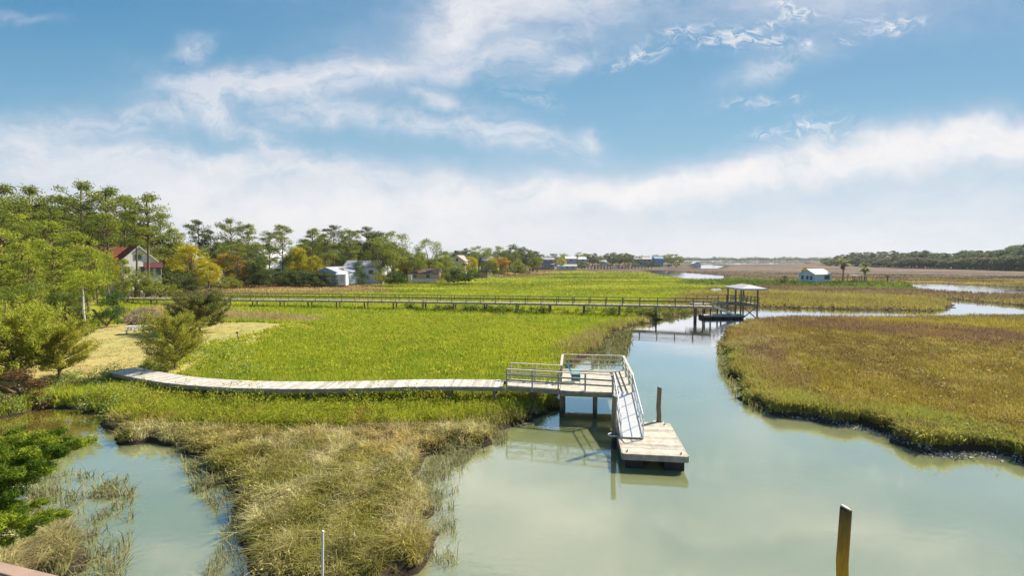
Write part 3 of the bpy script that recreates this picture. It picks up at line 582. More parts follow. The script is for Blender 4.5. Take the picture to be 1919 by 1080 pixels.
# aluminium gangway
g0, g1 = dk(.56, .12, ZD+.03), dk(.56, -4.22, .735); t = thing('gangway', 'pale aluminium gangway ramp sloping from the platform down to the floating dock', 'gangway', (g1.x, g1.y, g1.z))
sp = g0-g1; nrm = E1.cross(sp).normalized(); nrm = nrm if nrm.z > 0 else -nrm
mb = MB(); n = 26
for i in range(n):
    a, b_ = g1+sp*(i/n), g1+sp*((i+1)/n-.002); w2 = E1*.44; mb.hexa([a-w2-nrm*.04, a+w2-nrm*.04, b_+w2-nrm*.04, b_-w2-nrm*.04, a-w2, a+w2, b_+w2, b_-w2], jit((.80, .78, .75), .03))
mb.build('ramp_deck', M_METAL, t)
for sg in (-1, 1):
    mb = MB(); e = E1*sg*.49; up = Vector((0, 0, .95))
    mb.beam(g1+e-nrm*.01, g0+e-nrm*.01, .06, .14, (.72, .70, .70))
    top = [g0+e+up, g1+e+up*.98+sp*.06, g1+e+up*.8+sp*.01, g1+e+up*.35, g1+e]
    mb.tube(top, .026, (.78, .77, .78), 8); mb.tube([g0+e+up*.52, g1+e+up*.52+sp*.01], .018, (.74, .73, .74), 6)
    for f in (.0, .25, .5, .75, .995): mb.tube([g1+e+sp*max(f, .03), g1+e+sp*max(f, .03)+up*.98], .02, (.74, .73, .74), 6)
    mb.build('side_rail', M_METAL, t)

# floating dock
fc = dk(1.3, -3.9, 0); t = thing('floating_dock', 'small wooden floating dock on black floats below the gangway', 'floating dock', (fc.x, fc.y, 0))
mb = MB(); n = 27; ZF = .65
for i in range(n):
    y0, y1 = lrp(-5.93, -1.87, i/n), lrp(-5.93, -1.87, (i+1)/n)-.01
    mb.hexa([dk(0, y0, ZF-.04), dk(2.6, y0, ZF-.04), dk(2.6, y1, ZF-.04), dk(0, y1, ZF-.04), dk(0, y0, ZF), dk(2.6, y0, ZF), dk(2.6, y1, ZF), dk(0, y1, ZF)], jit((.58, .50, .40), .24))
mb.build('decking', M_WOOD, t); mb = MB()
for a, b_ in (((0, -5.96), (2.6, -5.96)), ((-.03, -5.93), (-.03, -1.87)), ((2.63, -5.93), (2.63, -1.87)), ((0, -1.84), (2.6, -1.84))): mb.beam(dk(*a, ZF-.13), dk(*b_, ZF-.13), .05, .26, jit((.50, .42, .33), .08))
mb.build('fascia', M_WOOD, t)
for a0, a1 in ((.1, .85), (1.7, 2.5)):
    for y0, y1 in ((-5.85, -4.5), (-3.3, -1.95)):
        MB().hexa([dk(a0, y0, -.2), dk(a1, y0, -.2), dk(a1, y1, -.2), dk(a0, y1, -.2), dk(a0, y0, ZF-.265), dk(a1, y0, ZF-.265), dk(a1, y1, ZF-.265), dk(a0, y1, ZF-.265)], (.03, .022, .02)).build('float_drum', M_RUBBER, t)
for a, b_ in ((.2, -5.7), (2.4, -5.7), (2.35, -2.1), (.3, -2.2)):
    mb = MB(); p = dk(a, b_, ZF+.05); mb.beam(p-E2*.09, p+E2*.09, .03, .025, (.1, .09, .08)).beam(p+Vector((0, 0, -.05)), p, .03, .05, (.1, .09, .08)); mb.build('cleat', M_METAL, t)
for (p, r) in ((dk(-.2, -3.7, .62), .21), (dk(2.15, -1.62, .62), .2)):
    pts = [p+Vector((math.cos(q)*r*1.25, math.sin(q)*r, 0)) for q in np.linspace(0, 2*math.pi, 17)]
    MB().tube(pts, .028, (.8, .8, .82), 6, cap=False).build('pile_hoop', M_METAL, t)

def pile(name, label, x, y, z0, z1, r, col, top, mat=M_PILE, tilt=(0, 0), cat='piling', n=16):
    t = thing(name, label, cat, (x, y, z0)); k = 7
    pts = [(x+tilt[0]*i/k+.02*math.sin(i*2.1), y+tilt[1]*i/k, z0+(z1-z0)*i/k) for i in range(k+1)]
    o = MB(); o.tube(pts, [r*(1.08-.12*i/k) for i in range(k+1)], (1, 1, 1), n)
    for j in range(len(o.c)):
        f = (o.v[j][2]-z0)/(z1-z0); o.c[j] = tuple(min(.8, col[0][q]*(1-f)+col[1][q]*f) for q in range(3))
    o.build('shaft', mat, t)
    c = MB(); c.tube([Vector(pts[-1])+Vector((0, 0, .002)), Vector(pts[-1])+Vector((.012, 0, .03))], [r*.97, r*.9], top, n); c.build('cut_top', M_WOOD, t)
    return t
p = dk(2.15, -1.62, 0); pile('dock_piling', 'tall thin wooden piling behind the right corner of the floating dock', p.x, p.y, -1, 2.36, .115, ((.10, .10, .06), (.26, .21, .13)), (.35, .3, .2))
p = dk(-.2, -3.7, 0); pile('dock_piling', 'wooden piling left of the gangway, held by a white hoop', p.x, p.y, -1, 2.42, .12, ((.06, .06, .03), (.32, .27, .19)), (.4, .34, .25))
q = D(1584, 954, 10.6); pile('mooring_pile', 'weathered orange brown mooring pile standing alone at the bottom right of the water', q[0], q[1], -1, q[2], .122, ((2.0, .85, .0), (.15, .10, .045)), (.62, .55, .42), tilt=(0, 0))
q = D(603, 999, 8.6); pile('pvc_pipe', 'thin white plastic pipe sticking up out of the reeds at bottom centre', q[0], q[1], -.3, q[2], .023, ((.55, .56, .55), (.68, .68, .66)), (.7, .7, .68), M_PAINT, cat='pipe', n=10)

# teal patio chair with its back to the left rail
TEAL = (.02, .36, .46); TLT = (.16, .62, .72)
cp = dk(-1.98, 2.05, ZD+.002); t = thing('patio_chair', 'teal high back patio chair with a patterned side pocket on the platform', 'chair', tuple(cp))
ax, ay = E1, E2
def ch(a, b_, z): return cp+ax*a+ay*b_+Vector((0, 0, z))
for b_ in (-.28, .28):
    for a in (-.22, .26): MB().beam(ch(a, b_, 0), ch(a, b_, .60 if a > 0 else .58), .045, .045, TLT).build('leg', M_PAINT, t)
    MB().hexa([ch(-.32, b_-.05, .60), ch(.36, b_-.05, .60), ch(.36, b_+.05, .60), ch(-.32, b_+.05, .60), ch(-.32, b_-.05, .63), ch(.36, b_-.05, .63), ch(.36, b_+.05, .63), ch(-.32, b_+.05, .63)], TLT).build('armrest', M_PAINT, t)
mb = MB()
for k in range(6):
    a = -.24+k*.09; mb.hexa([ch(a, -.26, .38), ch(a+.08, -.26, .385), ch(a+.08, .26, .385), ch(a, .26, .38), ch(a, -.26, .40), ch(a+.08, -.26, .405), ch(a+.08, .26, .405), ch(a, .26, .40)], jit(TLT, .06))
mb.build('seat', M_PAINT, t); mb = MB()
for k in range(5):
    b_ = -.23+k*.115; mb.beam(ch(-.22, b_, .36), ch(-.46, b_, 1.14-.05*abs(k-2)), .09, .025, jit(TEAL, .1))
mb.beam(ch(-.42, -.28, 1.0), ch(-.42, .28, 1.0), .03, .05, TEAL); mb.build('backrest', M_PAINT, t)
mb = MB(); mb.hexa([ch(-.2, -.312, .12), ch(.26, -.312, .12), ch(.26, -.30, .12), ch(-.2, -.30, .12), ch(-.2, -.312, .50), ch(.26, -.312, .50), ch(.26, -.30, .50), ch(-.2, -.30, .50)], (.012, .12, .17))
pk = mb.build('side_pocket', M_PAINT, t); mb = MB()
for k in range(9):
    a = -.12+k*.036; mb.beam(ch(a, -.318, .33+.05*math.sin(k*1.9)), ch(a+.032, -.318, .33+.05*math.sin((k+1)*1.9)), .008, .022, (.5, .8, .85))
mb.beam(ch(-.13, -.318, .25), ch(.19, -.318, .25), .008, .02, (.4, .7, .8)); mb.build('pattern', M_PAINT, pk)
mb = MB(); 
for p, q in (((-.22, .1), (.28, .1)), ((-.22, .52), (.28, .52)), ((.28, .1), (.28, .52)), ((-.22, .1), (-.22, .52))): mb.beam(ch(p[0], -.318, p[1]), ch(q[0], -.318, q[1]), .012, .022, (.62, .78, .8))
mb.build('trim', M_PAINT, pk)

# long railed boardwalk across the marsh
fw = [(*G(236, 558.5, 1.45), 1.45), (*G(420, 561, 1.55), 1.55), (*G(640, 563, 1.65), 1.65), (*G(900, 566.5, 1.8), 1.8), (*G(1120, 570, 1.98), 1.98), (*G(1334, 574, 2.12), 2.12)]
c0 = Vector(fw[2]); t = thing('boardwalk', 'long straight boardwalk with dark handrails crossing the whole green marsh', 'boardwalk', (c0.x, c0.y, 0))
mb, at, side, LN = plank_strip(fw, 1.5, .3, .05, (.50, .43, .34)); mb.build('planks', M_WOOD, t)
for sgn in (-1, 1):
    mb, hr, ml = MB(), MB(), MB(); n = 42
    for i in range(n):
        s0, s1 = LN*i/n, LN*(i+1)/n; a, b_ = at(s0)+side(s0)*sgn*.74, at(s1)+side(s1)*sgn*.74; up = Vector((0, 0, 1))
        mb.beam(a-up*.17, b_-up*.17, .06, .22, jit((.40, .35, .28), .12)); hr.beam(a+up*1.02, b_+up*1.02, .13, .05, jit((.13, .10, .08), .15)); ml.beam(a+up*.55, b_+up*.55, .04, .10, jit((.17, .135, .10), .2))
        MB().box((a.x, a.y, a.z+.38), (.1, .1, 1.24), jit((.26, .21, .16), .3)).build('rail_post', M_WOOD, t)
    mb.build('stringer', M_WOOD, t); hr.build('handrail', M_WOOD, t); ml.build('rail_board', M_WOOD, t)
s = 1.0
while s < LN-1:
    for sgn in (-1, 1):
        p = at(s)+side(s)*sgn*.6; MB().tube([(p.x, p.y, hz(p.x, p.y)-.8), (p.x, p.y, p.z-.28)], .12, jit(PILEC, .25), 8).build('piling', M_PILE, t)
    s += 5.2

# covered pier head at the end of the long boardwalk
ZP = 2.12
t = thing('covered_pier', 'pier head with white hipped canopy roof ending the long boardwalk', 'pier', (34.5, 73, 0))
mb = MB(); DCK = (.34, .29, .23)
for i in range(15): mb.box((34.5, 70.95+.32*i+.16, ZP-.03), (2.75, .30, .06), jit(DCK, .2))
for i in range(22): mb.box((26.6+.3*i+.14, 74.1, ZP-.04), (.28, 1.7, .06), jit(DCK, .2))
for i in range(9): mb.box((26.6+.3*i+.14, 72.2, ZP-.04), (.28, 2.08, .06), jit(DCK, .2))
mb.build('decking', M_WOOD, t)
mb = MB(); mb.box((34.5, 70.9, ZP-.18), (2.8, .06, .24), (.24, .20, .16)).box((33.09, 73.3, ZP-.2), (.06, 4.7, .24), (.24, .20, .16)).box((35.91, 73.3, ZP-.18), (.06, 4.7, .24), (.24, .2, .16)).box((29.8, 73.2, ZP-.2), (6.4, .06, .22), (.24, .2, .16)); mb.build('fascia', M_WOOD, t)
for x_, y_ in ((33.3, 71.15), (33.55, 73.4), (33.3, 75.5), (35.7, 71.15), (35.7, 75.5)): MB().tube([(x_, y_, -.6), (x_, y_, 4.2)], .115, jit((.17, .145, .12), .2), 8).build('post', M_PILE, t)
for x_, y_ in ((26.9, 71.4), (27.5, 73.4), (29.0, 71.4), (29.4, 74.6), (31.4, 74.7), (31.4, 73.4)): MB().tube([(x_, y_, -.6), (x_, y_, ZP-.1)], .12, jit((.12, .10, .075), .2), 8).build('piling', M_PILE, t)
mb = MB(); mb.beam((33.35, 71.02, 1.9), (35.7, 71.05, -.1), .06, .14, (.17, .15, .12)).beam((33.35, 70.94, -.1), (35.7, 70.98, 1.9), .06, .14, (.17, .15, .12)); mb.build('cross_brace', M_WOOD, t)
hr, md = MB(), MB(); pts = [(26.7, 75.0), (33.2, 75.0)], [(33.2, 75.7), (35.85, 75.7), (35.85, 71.0), (33.4, 71.0)]
for pl_ in pts:
    for a, b_ in zip(pl_, pl_[1:]):
        hr.beam((*a, ZP+1.0), (*b_, ZP+1.0), .12, .05, (.20, .17, .13)); md.beam((*a, ZP+.5), (*b_, ZP+.5), .04, .1, (.24, .20, .15)); n = 4
        for k in range(n): MB().box((a[0]+(b_[0]-a[0])*k/n, a[1]+(b_[1]-a[1])*k/n, ZP+.48), (.09, .09, .98), (.24, .20, .16)).build('rail_post', M_WOOD, t)
hr.build('handrail', M_WOOD, t); md.build('rail_board', M_WOOD, t)
x0, x1, y0, y1 = 33.0, 36.75, 70.5, 76.2; mb = MB(); xm = (x0+x1)/2
mb.add([(x0, y0, 4.40), (x1, y0, 4.40), (x1, y1, 4.40), (x0, y1, 4.40), (xm, y0+1.6, 4.92), (xm, y1-1.6, 4.92)], [(0, 1, 4), (1, 2, 5, 4), (2, 3, 5), (3, 0, 4, 5), (3, 2, 1, 0)], (.50, .49, .50)); rf = mb.build('roof', M_PAINT, t)
mb = MB(); z = 4.28
for a, b_ in (((x0, y0), (x1, y0)), ((x1, y0), (x1, y1)), ((x1, y1), (x0, y1)), ((x0, y1), (x0, y0))): mb.beam((*a, z), (*b_, z), .08, .24, (.46, .45, .52))
mb.build('eave_board', M_PAINT, rf)
for i, (x_, y_) in enumerate(((33.9, 74.6), (35.1, 73.9))):
    c = thing('deck_chair', ('pale deck chair under the left half of the white canopy roof', 'pale deck chair under the right half of the white canopy roof')[i], 'chair', (x_, y_, ZP+.002), 'chairs on the covered pier')
    MB().box((x_, y_, ZP+.42), (.55, .5, .06), (.5, .46, .38)).build('seat', M_WOOD, c); mb = MB()
    for k in range(4): mb.beam((x_-.2+k*.133, y_+.24, ZP+.42), (x_-.2+k*.133, y_+.38, ZP+1.05), .1, .02, (.5, .46, .38))
    mb.build('backrest', M_WOOD, c)
    for dx in (-.24, .24):
        for dy in (-.2, .2): MB().box((x_+dx, y_+dy, ZP+.2), (.05, .05, .4), (.4, .36, .3)).build('leg', M_WOOD, c)
# second ramp, second float, white hull-like ramp body
t = thing('gangway', 'white gangway ramp with thin rails sloping down left of the covered pier', 'gangway', (29.2, 71.3, 0))
g0, g1 = Vector((29.2, 71.3, 2.10)), Vector((32.3, 71.2, .62)); mb = MB(); d = g1-g0; sv = Vector((0, .5, 0))
mb.hexa([g0-sv-Vector((0, 0, .28)), g1-sv-Vector((0, 0, .28)), g1+sv-Vector((0, 0, .28)), g0+sv-Vector((0, 0, .28)), g0-sv, g1-sv, g1+sv, g0+sv], (.85, .84, .80)); mb.build('ramp_deck', M_METAL, t)
for s_ in (-.5, .5):
    mb = MB(); o = Vector((0, s_*1.1, 0)); up = Vector((0, 0, .95))
    for k in (.35, .65, 1): mb.beam(g0+o+up*k, g1+o+up*k, .05, .06, (.30, .26, .2))
    for k in range(6): mb.beam(g0+o+d*k/5.2, g0+o+d*k/5.2+up, .05, .05, (.32, .28, .22))
    mb.build('side_rail', M_WOOD, t)
t = thing('floating_dock', 'pale floating dock on dark floats under the covered pier gangway', 'floating dock', (31, 72.6, 0)); mb = MB()
for i in range(18): mb.box((27.9+.33*i+.15, 71.9, .46), (.31, 2.3, .06), jit((.62, .58, .50), .1))
mb.build('decking', M_WOOD, t); MB().box((30.85, 70.72, .38), (6.0, .05, .2), (.4, .36, .3)).build('fascia', M_WOOD, t)
for x_ in (28.4, 29.9, 31.4, 32.9): MB().box((x_, 71.9, .12), (1.1, 2.1, .5), (.03, .03, .028)).build('float_drum', M_RUBBER, t)
pile('dock_piling', 'slim dark piling at the front left of the far floating dock', 27.55, 70.5, -1, 2.7, .1, ((.08, .07, .05), (.2, .17, .13)), (.3, .26, .2), n=8)

# picnic table and stake on the lawn
tx, ty = G(259, 624, 1.05); gz0 = hz(tx, ty); rz = .12
t = thing('picnic_table', 'grey weathered picnic table with benches on the dry lawn', 'table', (tx, ty, gz0))
def tb(c, s_, col, nm, mat=M_WOOD): 
    k, n = math.cos(rz), math.sin(rz); MB().box((tx+c[0]*k-c[1]*n, ty+c[0]*n+c[1]*k, gz0+c[2]), s_, col, rz).build(nm, mat, t)
tb((0, 0, .76), (2.2, .82, .06), (.55, .55, .56), 'tabletop'); tb((0, -.72, .45), (2.2, .28, .05), (.40, .40, .42), 'bench'); tb((0, .72, .45), (2.2, .28, .05), (.40, .40, .42), 'bench')
for x_ in (-.75, .75):
    mb = MB(); k, n = math.cos(rz), math.sin(rz)
    f = lambda a, b_, c: (tx+a*k-b_*n, ty+a*n+b_*k, gz0+c)
    mb.beam(f(x_, -.75, 0), f(x_, -.25, .73), .05, .12, (.6, .6, .6)).beam(f(x_, .75, 0), f(x_, .25, .73), .05, .12, (.6, .6, .6)).beam(f(x_, -.8, .40), f(x_, .8, .40), .05, .1, (.5, .5, .5)); mb.build('leg_frame', M_WOOD, t)
x_, y_ = G(447, 641, 1.0); z_ = hz(x_, y_); st = MB(); st.beam((x_+.12, y_, z_-.1), (x_-.12, y_, z_+.95), .07, .05, (.16, .12, .09)).box((x_-.12, y_, z_+.95), (.2, .05, .14), (.15, .11, .08))
tag(st.build('stake', M_WOOD, base=(x_, y_, z_)), 'short leaning dark stake at the edge of the lawn', 'stake')

# edge of a brown roof below the camera, lower left
P = [G(-420, 940, 5.4), G(-4, 1053, 5.4), G(112, 1081, 5.4), G(330, 1140, 5.4), G(330, 1500, 5.4), G(-420, 1500, 5.4)]
t = thing('porch_roof', 'pinkish brown roof corner at the very bottom left', 'roof', (P[1][0], P[1][1], 5.3))
MB().prism(P, 5.36, 5.40, (.40, .27, .20)).build('roof_sheet', M_ROOF, t)
mb = MB()
for a, b_ in ((P[0], P[1]), (P[1], P[2]), (P[2], P[3])): mb.beam((*a, 5.26), (*b_, 5.26), .04, .2, (.28, .18, .13))
mb.build('fascia', M_PAINT, t)
mb = MB(); a, b_ = Vector((*P[0], 5.41)), Vector((*P[3], 5.41)); off = Vector((0, -.16, 0)); mb.beam(a+off, b_+off, .012, .008, (.16, .10, .08)); mb.build('seam', M_ROOF, t)

# ------------------------------------------------------------------ houses
GLS = (.05, .06, .07)
def house(name, label, cx, cy, rot, wd, dp, z0, eave, ridge, wall, roof, wins=(), porch=None, over=.35, cat='house', gable=None, door=None):
    """ridge runs along local x; the front (seen) wall is local -y, the gable ends are local +-x"""
    t = thing(name, label, cat, (cx, cy, z0)); k, n = math.cos(rot), math.sin(rot)
    f = lambda a, b_, z: (cx+a*k-b_*n, cy+a*n+b_*k, z)
    a, b_ = wd/2, dp/2; mb = MB()
    mb.add([f(-a, -b_, z0-1), f(a, -b_, z0-1), f(a, b_, z0-1), f(-a, b_, z0-1), f(-a, -b_, eave), f(a, -b_, eave), f(a, b_, eave), f(-a, b_, eave), f(-a, 0, ridge-.05), f(a, 0, ridge-.05)],
           [(3, 2, 1, 0), (0, 1, 5, 4), (2, 3, 7, 6), (1, 2, 6, 9, 5), (3, 0, 4, 8, 7)], wall); mb.build('wall', M_SIDING, t)
    o = over; sl_ = (ridge-eave)/b_; ye, ze = b_+o, eave-o*sl_; mb = MB(); th = .14
    for sg in (-1, 1):
        q_ = [f(-a-o, sg*ye, ze), f(a+o, sg*ye, ze), f(a+o, 0, ridge), f(-a-o, 0, ridge)]
        if sg > 0: q_ = q_[::-1]
        mb.hexa(q_+[(x, y, z+th) for x, y, z in q_], roof)
    rf = mb.build('roof', M_ROOF, t); mb = MB()
    for sx in (-1, 1):
        for sg in (-1, 1): mb.beam(f(sx*(a+o+.02), sg*ye, ze+.02), f(sx*(a+o+.02), 0, ridge+.02), .05, .2, (.8, .8, .78))
    if wd > 4: mb.build('bargeboard', M_PAINT, rf)
    for wn_ in wins:
        face, u_, z, ww, hh = wn_[:5]; col = wn_[5] if len(wn_) > 5 else GLS
        if face == 'f': c = f(u_, -b_-.03, z); rz_ = rot
        elif face == 'r': c = f(a+.03, u_, z); rz_ = rot+math.pi/2
        else: c = f(-a-.03, u_, z); rz_ = rot+math.pi/2
        wo_ = MB().box(c, (ww+.2, .07, hh+.2), (.72, .72, .70), rz_).build('window', M_PAINT, t)
        ox = {'f': (0, -.03), 'r': (.03, 0), 'l': (-.03, 0)}[face]; c2 = f(*( (u_, -b_-.05) if face == 'f' else ((a+.05, u_) if face == 'r' else (-a-.05, u_)) ), z)
        MB().box(c2, (ww, .07, hh), col, rz_).build('pane', M_GLASS, wo_)
    if door:
        c = f(door[0], -b_-.04, z0+1.05); MB().box(c, (.95, .08, 2.1), door[1], rot).build('door', M_PAINT, t)
    if porch:
        x0_, x1_, dpth, zr, pc_ = porch; mb = MB(); mb.hexa([f(x0_, -b_-dpth, zr-.5), f(x1_, -b_-dpth, zr-.5), f(x1_, -b_-.01, zr), f(x0_, -b_-.01, zr), f(x0_, -b_-dpth, zr-.38), f(x1_, -b_-dpth, zr-.38), f(x1_, -b_-.01, zr+.12), f(x0_, -b_-.01, zr+.12)], pc_); mb.build('porch_roof', M_ROOF, t)
        nn = max(2, int((x1_-x0_)/2.2))
        for i in range(nn+1):
            p = f(x0_+.1+(x1_-x0_-.2)*i/nn, -b_-dpth+.12, 0); MB().box((p[0], p[1], (zr-.5+z0)/2), (.16, .16, zr-.5-z0), (.78, .77, .74), rot).build('porch_post', M_PAINT, t)
    return t
# white house with the red roof: a gable toward the creek and a long wing to the left
q = D(250, 500, 108); hx, hy = q[0], q[1]
house('house', 'white two storey house with red roof and front gable among the left pines', hx-2.0, hy+3, R(138), 9, 6.2, 1.1, 8.3, 11.4, (.92, .90, .84), (.24, .06, .045),
      [('l', 0.2, 9.0, 1.2, 1.1), ('l', -2.2, 6.2, .9, 1.5), ('l', -.6, 6.2, .9, 1.5), ('l', 2.2, 6.2, .9, 1.5), ('l', -2.2, 3.0, .9, 1.4), ('l', 2.3, 3.0, 1.6, 1.6)])
q = D(207, 500, 113)
house('house_wing', 'lower red roofed wing of the white house, left of its gable', q[0], q[1], R(34), 8.5, 7.0, 1.1, 8.0, 11.2, (.78, .76, .74), (.24, .06, .045),
      [('f', -3.0, 5.6, 1.2, 1.4), ('f', -.6, 5.6, 1.2, 1.4), ('f', 2.2, 5.6, 1.2, 1.4), ('f', -2.4, 3.0, 1.4, 1.5)], cat='house wing')
q = D(287, 500, 106)
house('porch', 'small red roofed side porch right of the white gable', q[0], q[1], R(40), 2.6, 2.4, 1.1, 6.9, 7.8, (.70, .66, .58), (.13, .045, .04), [('f', -.6, 6.0, .9, 1.6), ('f', .8, 6.0, .9, 1.6)], cat='porch')
def hs(label, px, base, d, wpx, ztop_py, eave_py, dp, rot, wall, roof, wins=(), **k):
    q_ = D(px, base, d); s_ = d/F; wd = wpx*s_/max(.3, abs(math.cos(rot))); zt = D(px, ztop_py, d)[2]; ze = D(px, eave_py, d)[2]; z0 = max(.6, min(q_[2], ze-2))
    return house(k.pop('name', 'house'), label, q_[0], q_[1]+dp/2, rot, wd, dp, z0, ze, zt, wall, roof, wins, **k)
hs('dark grey roofed house right of the white gable, half hidden by pines', 303, 530, 140, 50, 466, 482, 10, R(-8), (.55, .50, .42), (.10, .10, .11), [('f', -2, 4.5, 1.3, 1.4), ('f', 2, 4.5, 1.3, 1.4)])
hs('pale cottage with white gable edges behind the yellow tree', 345, 525, 135, 34, 481, 493, 7, R(20), (.66, .60, .5), (.42, .40, .38), [('f', 0, 4.4, 1.2, 1.3)])
hs('tan cottage peeping between the orange and the dark trees', 392, 528, 132, 22, 508, 515, 6, R(10), (.55, .46, .34), (.35, .28, .22), [('f', 0, 3, 1, 1)])
hs('white roofed house behind the dark cedar, left of the middle pines', 497, 525, 185, 26, 468, 482, 8, R(85), (.68, .72, .80), (.72, .74, .78), [('l', 0, 7, 1.2, 1.2)])
hs('white house corner above the orange trees', 418, 520, 190, 30, 471, 480, 8, R(15), (.7, .68, .64), (.68, .68, .70), [('f', 0, 7, 1.2, 1.2)])
hs('pale blue garage with a low gable beside the round dark shrub', 627, 528, 149, 30, 501, 510, 7, R(84), (.42, .50, .62), (.42, .43, .50), [('l', .3, 2.6, 1.8, 1.4, (.5, .55, .6))])
hs('grey roofed ranch house behind the round dark shrub', 682, 527, 162, 74, 489, 501, 9, R(-4), (.66, .66, .68), (.36, .35, .37), [('f', -4.5, 4.2, 1.6, 1.3), ('f', -1, 4.2, 1.6, 1.3), ('f', 2.8, 4.2, 1.6, 1.3), ('f', 5.6, 4.0, 1.0, 1.3)])
hs('small white shed in front of the pale blue garage', 638, 529, 143, 17, 511, 515, 3.5, R(6), (.72, .76, .82), (.75, .78, .82), name='shed', cat='shed', over=.15, door=(.3, (.5, .55, .6)))
hs('white and brown low house between the trunks right of the ranch', 793, 529, 168, 56, 505, 513, 8, R(2), (.50, .36, .26), (.18, .12, .10), [('f', -3, 2.6, 1.4, 1.2), ('f', 1.5, 2.6, 1.4, 1.2)])
hs('pink gabled house behind the trees at centre left', 861, 515, 225, 14, 479, 489, 7, R(82), (.72, .55, .46), (.45, .36, .34), [('l', 0, 8, 1.1, 1.2)])
hs('grey roofed house between the autumn trees', 912, 510, 262, 20, 481, 488, 8, R(10), (.42, .42, .42), (.36, .36, .37), [('f', 0, 7, 1.3, 1.3), ('f', -3, 7, 1.3, 1.3)])
hs('lavender grey two storey house with a teal left wing', 1021, 503, 330, 34, 483, 487, 9, R(3), (.30, .28, .33), (.40, .39, .40), [('f', -4, 7, 1.6, 1.6), ('f', 0, 7, 1.6, 1.6), ('f', 4, 7, 1.6, 1.6), ('f', -4, 3.4, 1.6, 1.6), ('f', 4, 3.4, 1.6, 1.6)], porch=(-6, 6, 2, 5, (.4, .4, .42)))
hs('teal walled wing left of the lavender grey house', 1003, 503, 335, 11, 484, 489, 8, R(3), (.12, .40, .36), (.4, .42, .42), [('f', 0, 6, 1.2, 1.4)], name='house_wing', cat='house wing')
hs('long low grey white building in front of a dark bush', 1063, 503, 345, 36, 496, 499, 7, R(0), (.50, .50, .50), (.52, .52, .53), [('f', -4, 2.2, 1.2, 1), ('f', 0, 2.2, 1.2, 1), ('f', 4, 2.2, 1.2, 1)])
hs('long house with a white roof above the trees, left one', 1070, 499, 430, 20, 481, 485, 9, R(0), (.5, .48, .46), (.78, .77, .75), [('f', 0, 7, 2, 1.4)])
hs('long house with a white roof above the trees, right one', 1092, 499, 440, 18, 482, 486, 9, R(0), (.5, .48, .46), (.76, .76, .74), [('f', 0, 7, 2, 1.4)])
hs('white house with dark windows left of the blue house', 1205, 498, 480, 34, 482, 486, 10, R(0), (.48, .44, .40), (.56, .55, .53), [('f', u_, z_, 1.8, 1.6) for u_ in (-6, -2, 2, 6) for z_ in (3.5, 6.8)])
hs('bright blue two storey house at the far treeline', 1235, 498, 470, 16, 481, 485, 9, R(0), (.10, .32, .52), (.30, .42, .50), [('f', u_, z_, 1.2, 1.5) for u_ in (-2, 2) for z_ in (3.2, 6.8)])
hs('tiny white shed right of the blue house', 1254, 498.5, 480, 12, 494.5, 496, 5, R(0), (.7, .7, .68), (.72, .72, .72), name='shed', cat='shed', door=(0, (.3, .3, .3)))
hs('small far white boathouse on the right edge of the distant water', 1306, 499, 560, 9, 491, 494, 8, R(80), (.72, .72, .70), (.8, .8, .8), [('l', 0, 3, 1.5, 1)], name='boathouse', cat='boathouse')
hs('small pale house half hidden in the distant trees', 1131, 497, 450, 12, 488, 491, 8, R(0), (.5, .55, .55), (.5, .52, .54), [('f', 0, 4.5, 2, 1.4)])
# white hut on the islet
q = D(1545, 527.5, 166); house('hut', 'small white hut with pale tin roof and dark windows on the islet by the palms', q[0]-1.8, q[1]+2.5, R(22), 7.6, 6.0, .55, 3.35, 5.0, (.72, .77, .84), (.66, .64, .60),
      [('f', 1.9, 2.3, 2.6, 1.4, (.07, .07, .08)), ('l', 1.6, 2.2, .8, 1.3), ('l', -.2, 2.2, .8, 1.3), ('l', -1.6, 2.2, .8, 1.3)], over=.3, cat='hut')
# pergola with a white top by the second palm
q = D(1606, 527, 170); x_, y_ = q[0], q[1]; t = thing('pergola', 'low pergola with a flat white top beside the shorter palm', 'pergola', (x_, y_, .5))
for dx in (-2.4, 0, 2.4):
    for dy in (-1.2, 1.2): MB().box((x_+dx, y_+dy, 1.6), (.16, .16, 2.3), (.26, .18, .13)).build('post', M_WOOD, t)
MB().box((x_+.3, y_, 2.85), (4.4, 3, .16), (.8, .79, .75)).build('roof', M_PAINT, t); mb = MB()
for z_ in (.8, 1.15, 1.5): mb.box((x_, y_-1.3, z_), (5, .06, .14), (.30, .18, .14))
mb.build('rail_board', M_WOOD, t)
q = D(1663, 527, 166); t = thing('nest_post', 'short brown post with a bushy top right of the pergola', 'post', (q[0], q[1], .4)); MB().tube([(q[0], q[1], .2), (q[0], q[1], 2.3)], .22, (.25, .15, .09), 8).build('shaft', M_PILE, t)
mb = MB(); mb.tube([(q[0], q[1], 2.3), (q[0], q[1], 2.6), (q[0], q[1], 3.0)], [.35, .6, .4], (.32, .22, .06), 9); mb.build('bushy_top', M_BARK, t)
q = D(1674, 524, 170); mb = MB(); mb.box((q[0], q[1], 1.55), (1.1, .5, .3), (.45, .47, .5)).box((q[0]-.4, q[1], 1.0), (.1, .1, .9), (.3, .3, .3)).box((q[0]+.4, q[1], 1.0), (.1, .1, .9), (.3, .3, .3)); tag(mb.build('bench', M_PAINT, base=(q[0], q[1], .5)), 'small grey bench right of the bushy topped post', 'bench')

